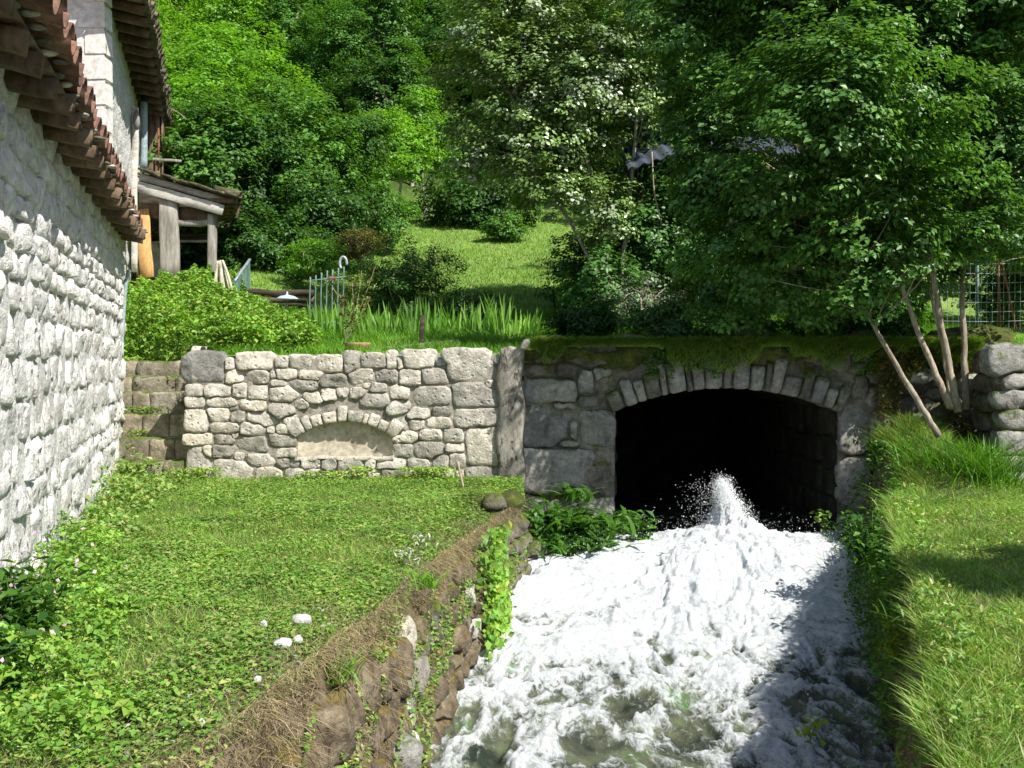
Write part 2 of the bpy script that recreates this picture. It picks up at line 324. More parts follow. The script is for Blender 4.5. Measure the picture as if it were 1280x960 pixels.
def rbank(x, y):
    m = .6 * np.exp(-((x - 4.3) / .5) ** 2 - ((y - 10.5) / .75) ** 2)
    return 1.2 + .045 * np.clip(x - XRt(y), 0, 8) + m + .05 * fbm(stk(x * .9, y * .9, 9), 3)
def HL(x, y):
    "lower ground, both banks and the bed between"
    x = np.asarray(x, float); y = np.asarray(y, float); n = fbm(stk(x * 3, y * 3, 0), 4)
    bed = WZ(y) - .45 + .1 * n
    ledge = WZ(y) + .12 + .1 * n; ledge = np.where(y > 9.42, ledge, bed)
    zl = terrace(x, y); zr = rbank(x, y)
    tl = np.clip((x - XLt(y)) / np.maximum(XLw(y) + .12 - XLt(y), .16), 0, 1); tr = np.clip((XRt(y) - x) / np.maximum(XRt(y) - XRw(y) + .1, .22), 0, 1)
    tl = np.clip(tl + .13 * n * (tl > 0) * (tl < 1), 0, 1)
    z = np.where(x < XLt(y), zl, zl + (bed - zl) * tl ** .85)
    z = np.where((y > 9.42) & (x > .06) & (x < XLw(y)) & (x < 1.3), np.minimum(ledge, zl), np.where((y > 9.42) & (x > .06) & (x < 2), bed, z))
    z = np.where((y > 9.42) & (x <= .06), zl, z)
    mid = (XLw(y) + XRw(y)) / 2
    return np.where(x > mid, np.where(x > XRt(y), zr, zr + (bed - zr) * tr ** .8), z)
def HU(x, y):
    x = np.asarray(x, float); y = np.asarray(y, float)
    b = ip(y, [(11, 2.52), (12, 2.62), (13, 2.76), (15, 3.08), (18, 3.75), (25, 5.3), (32, 7.2), (45, 14.5), (60, 24), (100, 46), (200, 75)])
    mound = np.exp(-(np.clip(-4.2 - x, 0, 9) * 0 + np.clip(x + 4.7, 0, 9) / .95) ** 2) * (ip(y, [(11, 2.5), (12, 2.62), (12.6, 2.66), (14, 3.1), (15.4, 3.52), (18, 4.1), (22, 4.9), (25, 5.6)]) - b) * (y < 25)
    z = b + np.maximum(mound, 0) * (y < 25) + .05 * fbm(stk(x * .8, y * .8, 5), 3) + sstep(25, 60, y) * 1.5 * fbm(stk(x * .07, y * .07, 2), 3)
    z = z + .07 * np.clip(np.abs(x) - 10, 0, 80) * sstep(12, 40, y)
    st = (x < -3.62) & (y < 12.75)
    return np.where(st, .9, z)
def sheet(name, xs, ys, fn, mat, skip=None):
    X, Y = np.meshgrid(xs, ys); Z = fn(X, Y); V = np.stack([X, Y, Z], -1).reshape(-1, 3); nx = len(xs); ny = len(ys)
    i = (np.arange(ny - 1)[:, None] * nx + np.arange(nx - 1)).ravel(); Q = np.stack([i, i + 1, i + 1 + nx, i + nx], 1)
    if skip is not None:
        c = V[Q].mean(1); Q = Q[~skip(c[:, 0], c[:, 1])]
    o = part(name, V, Q, mat); o['kind'] = 'structure'; return o
def ax(*seg):
    out = [np.arange(a, b, d) for a, b, d in seg]; return np.concatenate(out + [[seg[-1][1]]])
def lower_mat():
    "turf on the level parts, earth on the banks"
    m = M['turf'].copy(); m.name = 'bank ground'; n = m.node_tree.nodes; l = m.node_tree.links
    b = [q for q in n if q.type == 'BSDF_PRINCIPLED'][0]; src = b.inputs['Base Color'].links[0].from_socket
    g, v = pos(n, l); sx = n.new('ShaderNodeSeparateXYZ'); l.new(g.outputs['True Normal'], sx.inputs[0])
    a = math_(n, l, 'ADD', sx.outputs[2], math_(n, l, 'MULTIPLY', math_(n, l, 'SUBTRACT', nz(n, l, v, 4, 5), .5), .5))
    r = ramp(n, [(.62, (1, 1, 1)), (.9, (0, 0, 0))]); l.new(a, r.inputs[0])
    e = ramp(n, [(.3, (.05, .037, .022)), (.5, (.13, .1, .062)), (.7, (.24, .195, .13))]); l.new(nz(n, l, v, 7, 7, .7), e.inputs[0])
    sp = n.new('ShaderNodeSeparateXYZ'); l.new(v, sp.inputs[0])
    # the trampled, stony strip above the wall
    l.new(mix(n, l, r.outputs[0], src, e.outputs[0]), b.inputs['Base Color']); return m
M['lower'] = lower_mat()
sheet('ground', ax((-40, -8, 4), (-8, -2.2, .18), (-2.2, 1.6, .035), (1.6, 4.6, .05), (4.6, 8, .17), (8, 40, 4)), ax((-20, 2.5, .9), (2.5, 11.3, .05), (11.3, 11.32, .02)), HL, M['lower'])
def up_mat():
    m = M['meadow'].copy(); m.name = 'upper ground'; n = m.node_tree.nodes; l = m.node_tree.links
    b = [q for q in n if q.type == 'BSDF_PRINCIPLED'][0]; src = b.inputs['Base Color'].links[0].from_socket
    g, v = pos(n, l); sp = n.new('ShaderNodeSeparateXYZ'); l.new(v, sp.inputs[0])
    a = math_(n, l, 'ADD', sp.outputs[1], math_(n, l, 'MULTIPLY', nz(n, l, v, .6, 4), 6))
    r = ramp(n, [(.0, (0, 0, 0)), (1, (1, 1, 1))]); mr = n.new('ShaderNodeMapRange'); mr.inputs[1].default_value = 33; mr.inputs[2].default_value = 38; l.new(a, mr.inputs[0]); l.new(mr.outputs[0], r.inputs[0])
    e = ramp(n, [(.3, (.018, .028, .008)), (.7, (.05, .085, .018))]); l.new(nz(n, l, v, 1.2, 6), e.inputs[0])
    c = mix(n, l, r.outputs[0], src, e.outputs[0]); l.new(c, b.inputs['Base Color']); return m
M['upper'] = up_mat()
sheet('hillside', ax((-90, -12, 5), (-12, 8, .16), (8, 90, 5)), ax((11.22, 20, .12), (20, 40, .6), (40, 160, 4)), HU, M['upper'])

# ------------------------------------------------------------------ river
def river():
    dx = .0145; ys = ax((1.2, 5.2, .04), (5.2, 10.7, .0145), (10.7, 16.5, .06)); ns = 250; s = np.linspace(0, 1, ns)
    Y = np.repeat(ys[:, None], ns, 1); xl = XLw(ys) - .16; xr = XRw(ys) + .14
    xl = np.where(ys > 9.55, np.minimum(xl, XLw(ys) - .3), xl); xr = np.where(ys > 10.9, 3.75, xr); xl = np.where(ys > 10.9, 1.1, xl)
    X = xl[:, None] + (xr - xl)[:, None] * s
    P = stk(X * 1.3, Y * .8, 0); wx = fbm(P * 1.2 + 5, 3); wy = fbm(P * 1.2 + 11, 3)
    a = fbm(stk(X * 3.0 + wx * 1.3, Y * 1.5 + wy * 1.1, 1), 4, .55); rid = 1 - np.abs(fbm(stk(X * 3.4 + wx * 1.6, Y * 2.2 + wy * 1.6, 4), 4, .6)) * 2.4
    fine = fbm(stk(X * 11 + wx * 2, Y * 8 + wy * 2, 7), 4, .65); rf = 1 - np.abs(fbm(stk(X * 8 + wx * 3, Y * 5.5 + wy * 3, 9), 3, .6)) * 2.2
    amp = ip(ys, [(3, .6), (6, .8), (8, 1.0), (9.5, 1.2), (10.4, 1.0), (12, .8), (16, .3)])[:, None]
    Z = WZ(Y) + amp * (.09 * a + .045 * rid + .028 * fine + .018 * rf)
    # the boil in front of the arch and the spout behind it
    Z += .16 * np.exp(-((X - 2.05) / .8) ** 2 - ((Y - 9.8) / .55) ** 2) + .06 * np.exp(-((X - .9) / .5) ** 2 - ((Y - 9.2) / .5) ** 2)
    sx_ = (X - 2.30 + .12 * wx) / (.15 + .05 * a); sp = np.exp(-sx_ ** 4 - ((Y - 10.62) / .26) ** 4); Z += sp * (.22 + .08 * a)
    Z += .13 * np.exp(-((X - 2.32) / .38) ** 2 - ((Y - 10.4) / .5) ** 2) * (1 + fine)
    Z -= .17 * np.exp(-((X - 1.5) / .28) ** 2 - ((Y - 10.3) / .22) ** 2)
    # foam cover: closed near the arch, torn open downstream
    base = ip(ys, [(1, .03), (5.5, .10), (6.5, .2), (7.3, .42), (8, .72), (8.8, 1.1), (10.6, 1.35), (10.9, 1.0), (11.15, .2), (11.6, -.5), (13, -.6)])[:, None]
    side = sstep(.0, .09, s)[None] * .05 - .25 * sstep(.8, .95, s)[None] * 0 - .30 * sstep(.75, 1, s)[None] * sstep(9, 7.6, ys)[:, None]
    foam = base + side + .62 * (rid - .35) + .55 * a + .3 * fine + .34 * (rf - .35)
    foam -= .5 * np.exp(-((X - 1.5) / .26) ** 2 - ((Y - 10.25) / .2) ** 2)
    foam += sp
    V = np.stack([X + .035 * wy * amp, Y + .035 * fine * amp, Z], -1).reshape(-1, 3); ny = len(ys)
    i = (np.arange(ny - 1)[:, None] * ns + np.arange(ns - 1)).ravel(); Q = np.stack([i, i + 1, i + 1 + ns, i + ns], 1)
    me = mesh('water', V, Q); at_ = me.attributes.new('foam', 'FLOAT', 'POINT'); at_.data.foreach_set('value', foam.ravel().astype(np.float32))
    m, n, l = mat_new('white water'); g, v = pos(n, l); A = nd(n, 'ShaderNodeAttribute'); A.attribute_name = 'foam'
    mp = n.new('ShaderNodeMapping'); mp.inputs['Scale'].default_value = (1, .5, 1); l.new(v, mp.inputs[0])
    f1 = nz(n, l, mp.outputs[0], 16, 8, .72, 1.2); f2 = nz(n, l, v, 90, 4, .7)
    fo = math_(n, l, 'ADD', A.outputs['Fac'], math_(n, l, 'MULTIPLY', math_(n, l, 'SUBTRACT', f1, .5), 2.3)); fo = math_(n, l, 'ADD', fo, math_(n, l, 'MULTIPLY', math_(n, l, 'SUBTRACT', f2, .5), .5))
    r = ramp(n, [(.22, (0, 0, 0)), (.42, (.3,) * 3), (.62, (.75,) * 3), (.9, (1, 1, 1))]); l.new(fo, r.inputs[0])
    wc = ramp(n, [(.35, (.025, .035, .026)), (.48, (.08, .09, .06)), (.58, (.13, .15, .09)), (.66, (.09, .20, .06))]); l.new(nz(n, l, v, 3.2, 4, .6, .5), wc.inputs[0])
    wa = n.new('ShaderNodeBsdfPrincipled'); wa.inputs['Roughness'].default_value = .06; wa.inputs['IOR'].default_value = 1.33; wa.inputs['Specular IOR Level'].default_value = .6; l.new(wc.outputs[0], wa.inputs['Base Color'])
    wh = n.new('ShaderNodeBsdfPrincipled'); wh.inputs['Roughness'].default_value = .55; wh.inputs['Subsurface Weight'].default_value = .25; wh.inputs['Subsurface Radius'].default_value = (.04, .05, .06)
    fc = ramp(n, [(.32, (.50, .55, .58)), (.5, (.76, .80, .83)), (.68, (.88, .91, .94))]); l.new(nz(n, l, v, 22, 5, .7), fc.inputs[0]); l.new(fc.outputs[0], wh.inputs['Base Color'])
    h = math_(n, l, 'ADD', nz(n, l, mp.outputs[0], 26, 8, .75, .8), math_(n, l, 'MULTIPLY', nz(n, l, v, 110, 4, .7), .5))
    bp = n.new('ShaderNodeBump'); bp.inputs['Strength'].default_value = 1; bp.inputs['Distance'].default_value = .045; l.new(h, bp.inputs['Height']); l.new(bp.outputs[0], wh.inputs['Normal'])
    b2 = n.new('ShaderNodeBump'); b2.inputs['Strength'].default_value = .8; b2.inputs['Distance'].default_value = .03; l.new(h, b2.inputs['Height']); l.new(b2.outputs[0], wa.inputs['Normal'])
    ms = n.new('ShaderNodeMixShader'); l.new(r.outputs[0], ms.inputs[0]); l.new(wa.outputs[0], ms.inputs[1]); l.new(wh.outputs[0], ms.inputs[2])
    o = n.new('ShaderNodeOutputMaterial'); l.new(ms.outputs[0], o.inputs[0]); me.materials.append(m)
    ob = bpy.data.objects.new('water', me); COL.objects.link(ob); ob['kind'] = 'structure'
    # flying drops
    md, n, l = mat_new('water drops'); b = n.new('ShaderNodeBsdfPrincipled'); b.inputs['Base Color'].default_value = (.85, .88, .9, 1); b.inputs['Roughness'].default_value = .3
    o = n.new('ShaderNodeOutputMaterial'); l.new(b.outputs[0], o.inputs[0])
    N1 = 15000; q_ = rng.random(N1) ** 1.25; x = 2.30 + .05 * np.sin(q_ * 5) + rng.normal(0, .035 + .10 * (1 - q_) ** 1.5, N1); z = WZ(10.5) + .10 + .50 * q_ + rng.normal(0, .05, N1); y = 10.55 + rng.normal(0, .16, N1)
    x = x - (rng.random(N1) < .07) * np.abs(rng.normal(.12, .16, N1))
    N2 = 900; x2 = rng.uniform(.5, 3.3, N2); y2 = rng.uniform(9.2, 10.8, N2); z2 = WZ(y2) + .1 + np.abs(rng.normal(0, .1, N2))
    N3 = 160; x3 = rng.uniform(.1, 2.6, N3); y3 = rng.uniform(6.5, 9.2, N3); z3 = WZ(y3) + .1 + np.abs(rng.normal(0, .04, N3))
    P = np.concatenate([np.stack([x, y, z], 1), np.stack([x2, y2, z2], 1), np.stack([x3, y3, z3], 1)]); n_ = len(P); rr = rng.uniform(.0016, .0042, n_)[:, None] * (1 + (rng.random((n_, 1)) < .06))
    oc = np.array([(1, 0, 0), (-1, 0, 0), (0, 1, 0), (0, -1, 0), (0, 0, 1.3), (0, 0, -1.3)]); V = (P[:, None] + oc * rr[:, None]).reshape(-1, 3)
    f = np.array([(0, 2, 4), (2, 1, 4), (1, 3, 4), (3, 0, 4), (2, 0, 5), (1, 2, 5), (3, 1, 5), (0, 3, 5)]); Fc = (np.arange(n_)[:, None, None] * 6 + f).reshape(-1, 3)
    s_ = part('spray', V, Fc, md); tag(s_, 'white spray thrown up by the spout inside the arch', 'spray', None, 'stuff')
river()

# ------------------------------------------------------------------ rubble stones fitted to each other
def star_cells(seeds, forbid=None, gap=.008, A=24, K=26, cap=1.6, p=4.6, reach=1.75):
    "seeds: (u, v, w, h). Each stone grows from its seed until it meets a neighbour"
    sd = np.asarray(seeds, float); out = []; ang = (np.arange(A) + .3) * 2 * math.pi / A; ca, sa = np.cos(ang), np.sin(ang)
    for i, (u, v, w, h) in enumerate(sd[:, :4]):
        base = (np.abs(ca / (w / 2)) ** p + np.abs(sa / (h / 2)) ** p) ** (-1 / p)
        t = np.linspace(.15, reach, K); Rr = base[:, None] * t
        X = u + ca[:, None] * Rr; Y = v + sa[:, None] * Rr
        own = np.broadcast_to(t, X.shape)
        nb = [j for j in range(len(sd)) if j != i and abs(sd[j, 0] - u) < (sd[j, 2] + w) * 1.1 and abs(sd[j, 1] - v) < (sd[j, 3] + h) * 1.1]
        bad = own > cap
        for j in nb:
            a, b, c, d = sd[j, :4]
            m = (np.abs((X - a) / (c / 2)) ** p + np.abs((Y - b) / (d / 2)) ** p) ** (1 / p); bad = bad | (m < own)
        if forbid is not None: bad = bad | forbid(X, Y)
        first = np.where(bad.any(1), bad.argmax(1), K - 1); r = base * t[np.maximum(first - 1, 0)]
        r = np.minimum(r, (np.roll(r, 1) + np.roll(r, -1)) * .62); gap_ = gap * .55
        r = np.maximum(r * .92 + .04 * (np.roll(r, 1) + np.roll(r, -1)) - gap_, .012)
        out.append(np.stack([u + ca * r, v + sa * r], 1))
    return out
def stone_geo(poly, to_w, depth=.12, bulge=.035, rough=.012, seed=0, tilt=.02, rings=(1., .955, .8, .4)):
    "pillow faced stone on an outline in wall coordinates"
    c = poly.mean(0); n = len(poly); sz = np.linalg.norm(poly - c, axis=1).mean(); bg = bulge * min(1.2, .35 + sz / .1)
    tx, ty = rng.normal(0, tilt, 2); V = []; prof = {1.: 0, .955: .62, .8: .9, .4: 1.}
    V.append((c + (poly - c) * .94, np.full(n, -depth)))
    for s in rings: V.append((c + (poly - c) * s, np.full(n, bg * prof[s])))
    V.append((c[None], np.array([bg])))
    uv = np.concatenate([a for a, _ in V]); w = np.concatenate([b for _, b in V])
    pr = (w > -depth * .9) * 1.
    w = w + pr * (rough * 1.6 * fbm(stk(uv[:, 0] * 9 + seed, uv[:, 1] * 9, seed * .7), 3) + ((uv[:, 0] - c[0]) * tx + (uv[:, 1] - c[1]) * ty) * 4)
    uv = uv + (rough * .7 * stk(fbm(stk(uv[:, 0] * 14, uv[:, 1] * 14, 50 + seed), 2), fbm(stk(uv[:, 0] * 14, uv[:, 1] * 14, 90 + seed), 2))) * pr[:, None]
    P = to_w(uv[:, 0], uv[:, 1], w); k = len(rings); Q = []
    for a in range(k):
        Q += [(a * n + j, a * n + (j + 1) % n, (a + 1) * n + (j + 1) % n, (a + 1) * n + j) for j in range(n)]
    T = [(k * n + j, k * n + (j + 1) % n, (k + 1) * n) for j in range(n)]
    return P, [np.array(Q), np.array(T)]
def wedge(a0, a1, r0, r1, cen, sx=1, A=18, gap=.008):
    "arch stone outline between two angles and radii (ellipse stretched by sx)"
    P = []
    for t in np.linspace(0, 1, 5, endpoint=False): P.append((a0 + (a1 - a0) * t, r0))
    for t in np.linspace(0, 1, 4, endpoint=False): P.append((a1, r0 + (r1 - r0) * t))
    for t in np.linspace(0, 1, 5, endpoint=False): P.append((a1 + (a0 - a1) * t, r1))
    for t in np.linspace(0, 1, 4, endpoint=False): P.append((a0, r1 + (r0 - r1) * t))
    q = np.array([(cen[0] + math.cos(a) * r * sx, cen[1] + math.sin(a) * r) for a, r in P]); c = q.mean(0)
    q = c + (q - c) * (1 - gap / np.linalg.norm(q - c, axis=1, keepdims=True))
    # soften the corners
    return .6 * q + .2 * (np.roll(q, 1, 0) + np.roll(q, -1, 0))
def wall_frame(Y, nx=0.):
    "frontal wall at depth Y; w comes towards the camera"
    return lambda u, v, w: np.stack([u, np.full_like(u, Y) - w, v], -1)
def pxs(lst, ox, oy, k, Y):
    out = []
    for cx, cy, w, h in lst:
        p = at(ox + cx / k, oy + cy / k, Y); out.append((p[0], p[2], w / k / F * Y, h / k / F * Y))
    return out

# ---- retaining wall with the niche
YW = 11.0
def retaining_wall():
    L = [(158,165,112,84),(232,148,34,40),(315,143,130,50),(405,143,50,35),(470,145,80,42),(560,148,100,46),(640,145,50,60),(708,140,85,42),(775,138,35,50),(800,142,22,42),(865,135,110,52),(1025,160,175,90),(940,140,40,30),
         (248,188,60,50),(325,190,85,52),(420,180,75,40),(502,182,80,36),(580,205,100,42),(672,190,80,60),(752,188,80,46),(835,195,75,60),(920,188,95,60),(378,185,22,30),
         (120,235,50,38),(195,235,90,42),(268,235,50,50),(325,240,70,56),(410,248,90,55),(480,218,90,40),(395,210,50,26),(560,242,50,36),(510,255,50,32),(725,225,60,42),(797,242,75,48),(660,240,50,32),(905,252,135,72),(1043,250,140,90),(690,218,30,25),(608,240,36,26),
         (120,275,50,34),(210,275,95,36),(310,285,95,38),(400,298,85,50),(465,278,42,28),(195,315,75,50),(260,322,50,42),(335,330,95,50),(725,262,85,40),(805,288,70,42),(245,297,30,16),
         (130,340,65,72),(215,360,100,36),(310,362,80,56),(437,335,42,36),(420,368,75,36),(865,310,75,42),(940,305,70,36),(800,350,50,42),(855,348,50,36),(930,343,90,36),(1045,325,140,66),(372,365,26,22),
         (137,395,80,36),(215,398,70,36),(310,415,120,62),(410,400,120,46),(815,390,90,40),(905,385,80,42),(975,388,75,50),(250,385,26,20),
         (210,438,80,46),(265,455,40,32),(330,467,110,46),(422,443,115,40),(808,435,70,46),(897,432,100,62),(985,425,70,36),(1070,420,105,130),(160,440,30,40),
         (140,488,66,110),(245,500,140,82),(355,520,90,62),(430,475,80,36),(500,478,70,40),(565,482,60,38),(635,490,100,60),(770,478,100,42),(860,480,75,42),(940,470,60,50),(990,470,60,60),(700,480,42,42),(520,512,60,34),(450,515,60,46),(700,520,80,46),(600,530,70,36),(780,520,90,54),(860,522,80,50),(950,522,90,54),(1065,520,110,62),(1000,520,40,50),
         (20+1095,130,30,30),(1098,215,30,30)]
    sd = pxs(L, 200, 400, 2.6667, YW); t = thing('retaining_wall', (-1.9, YW, 1.1), 'sunlit dry stone wall of pale limestone with a small arched niche', 'wall')
    pc = at(431, 571, YW); cx, cz = pc[0], pc[2]; hw = 59 / F * YW; rise_s = 24 / F * YW; hh = 43 / F * YW       # niche: half width, spring height, full height
    rr = (hw ** 2 + (hh - rise_s) ** 2) / (2 * (hh - rise_s)); c0 = cz + hh - rr
    def inn(X, Y, e=0.): return (np.abs(X - cx) < hw + e) & (Y > cz - e * .3) & (((X - cx) ** 2 + (Y - c0) ** 2 < (rr + e) ** 2) | (Y < cz + rise_s))
    a_s = math.asin(min(1, hw / rr)); vth = .185
    ring = lambda X, Y: inn(X, Y) | (((X - cx) ** 2 + (Y - c0) ** 2 < (rr + vth) ** 2) & (Y > cz + rise_s + (np.abs(X - cx) > hw) * .03) & (np.abs(X - cx) < hw + .09))
    fr = wall_frame(YW)
    for i, q in enumerate(star_cells(sd, ring)):
        V, Fc = stone_geo(q, fr, .12, .018, .02, i, .028); part('stone', V, Fc, M['grey_stone'] if i in (0,) else M['lime_stone'], t, center=True)
    nv = 10; ed = np.linspace(math.pi / 2 + a_s + .04, math.pi / 2 - a_s - .04, nv + 1) + np.concatenate([[0], rng.normal(0, .04, nv - 1), [0]])
    for i in range(nv):
        q = wedge(ed[i], ed[i + 1], rr + .004, rr + vth * rng.uniform(.6, 1.12), (cx, c0), gap=.005); V, Fc = stone_geo(q, fr, .16, .03, .01, i + 200, .02); part('arch_stone', V, Fc, M['lime_stone'], t, center=True)
    xl, xr = at(238, 500, YW)[0], at(622, 500, YW)[0]; zb = .9; zt = at(400, 449, YW)[2]
    n = 14; an = np.linspace(math.pi / 2 + a_s, math.pi / 2 - a_s, n); arc = [(cx + math.cos(a) * (rr + .01), c0 + math.sin(a) * (rr + .01)) for a in an]
    up = [(xl + .02, zt), (xl + .02, cz - .02), (cx - hw - .01, cz - .02)] + arc + [(cx + hw + .01, cz - .02), (xr, cz - .02), (xr, zt)]
    V, Fc = prism(up[::-1], YW + .010, YW + .34); part('wall_core', V, Fc, M['pale_mortar'], t, smooth=False)
    V, Fc = prism([(xl + .02, zb), (xr, zb), (xr, cz - .024), (xl + .02, cz - .024)], YW + .010, YW + .34); part('wall_core', V, Fc, M['pale_mortar'], t, smooth=False)
    # niche back and sill
    X, Z = np.meshgrid(np.linspace(cx - hw - .03, cx + hw + .03, 30), np.linspace(cz - .02, cz + hh + .03, 16)); Yb = YW + .115 + .012 * fbm(stk(X * 6, Z * 6, 0), 3) - .06 * ((X - cx) / hw) ** 4
    i = (np.arange(15)[:, None] * 30 + np.arange(29)).ravel(); part('niche_back', np.stack([X, Yb, Z], -1).reshape(-1, 3), np.stack([i, i + 1, i + 31, i + 30], 1), M['niche_plaster'], t)
    V, Fc = beam((cx - hw - .03, YW + .075, cz - .018), (cx + hw + .02, YW + .075, cz - .02), .2, .035, jit=.009, n=18); part('sill', V, Fc, M['lime_stone'], t)
    # left end: stones seen on edge beside the stairs
    sd = []; z = 1.0
    while z < zt - .05:
        h = rng.uniform(.13, .2); y = 0
        while y < .34: w = rng.uniform(.14, .24); sd.append((y + w / 2, z + h / 2, w, h)); y += w
        z += h
    for i, q in enumerate(star_cells(sd)):
        V, Fc = stone_geo(q, lambda u, v, w: np.stack([xl + .03 - w * .8, YW + .04 + u, v], -1), .1, .03, .01, i + 300, .02); part('stone', V, Fc, M['lime_stone'], t, center=True)
    for k in range(9):   # coping stones on the back of the wall, lying flat
        x = xl + .2 + k * (xr - xl - .3) / 8; V, Fc = rock((x, YW + .25, zt - .01), (.16, .1, .05), 40 + k, 12); part('stone', V, Fc, M['lime_stone'], t, center=True)
    return t
def rock(c, r, seed=0, n=12, rough=.22, flat=.7, rot=None):
    "lumpy boulder with broken faces"
    th = np.linspace(0, math.pi, n // 2 + 2)[1:-1]; ph = np.arange(n) * 2 * math.pi / n; P = [(0, 0, 1.)]
    for a in th: P += [(math.sin(a) * math.cos(b), math.sin(a) * math.sin(b), math.cos(a)) for b in ph]
    P.append((0, 0, -1.)); P = np.array(P); d = 1 + rough * 1.7 * fbm(P * 1.3 + seed * 3.1, 3)
    for k in range(5):
        q = np.random.default_rng(seed * 7 + k).normal(0, 1, 3); q /= np.linalg.norm(q); s = P @ q; d = np.minimum(d, flat * 1.05 / np.maximum(s, .35) + .06)
    V = P * d[:, None] * np.asarray(r)
    a = (rot if rot is not None else np.random.default_rng(seed).uniform(0, 6.28)); R_ = np.array([(math.cos(a), math.sin(a), 0), (-math.sin(a), math.cos(a), 0), (0, 0, 1)]); V = V @ R_ + np.asarray(c, float)
    m = len(th); T = [(0, 1 + j, 1 + (j + 1) % n) for j in range(n)]; Q = []
    for k in range(m - 1): Q += [(1 + k * n + j, 1 + (k + 1) * n + j, 1 + (k + 1) * n + (j + 1) % n, 1 + k * n + (j + 1) % n) for j in range(n)]
    T += [(len(P) - 1, 1 + (m - 1) * n + (j + 1) % n, 1 + (m - 1) * n + j) for j in range(n)]
    return V, [np.array(T), np.array(Q)]
retaining_wall()

# buttress between wall and bridge
def buttress():
    n = 22; V = []; zs = np.linspace(at(640, 603, YW)[2], at(640, 436, YW)[2], n); ang = np.linspace(math.pi, 2 * math.pi, 11)
    for k, z in enumerate(zs):
        t = k / (n - 1); w = .165 - .03 * t; cx = at(638, 500, 10.95)[0] + .02 * math.sin(k * .7)
        for a in ang:
            r = 1 + .06 * fbm(np.array([math.cos(a) * 2, math.sin(a) * 2, z * 3]), 3); V.append((cx + w * np.sign(math.cos(a)) * abs(math.cos(a)) ** .6 * r, YW + .02 + .13 * np.sign(math.sin(a)) * abs(math.sin(a)) ** .45 * r * (1 - .2 * t), z))
    V = np.array(V); Q = [(k * 11 + j, k * 11 + j + 1, (k + 1) * 11 + j + 1, (k + 1) * 11 + j) for k in range(n - 1) for j in range(10)]
    top = len(V); V = np.vstack([V, [(at(638, 500, 10.95)[0], YW - .03, zs[-1] + .03)]]); T = [((n - 1) * 11 + j, (n - 1) * 11 + j + 1, top) for j in range(10)]
    single('buttress', V, [np.array(Q), np.array(T)], M['concrete'], 'rounded grey rendered buttress between the pale wall and the bridge', 'buttress')
buttress()

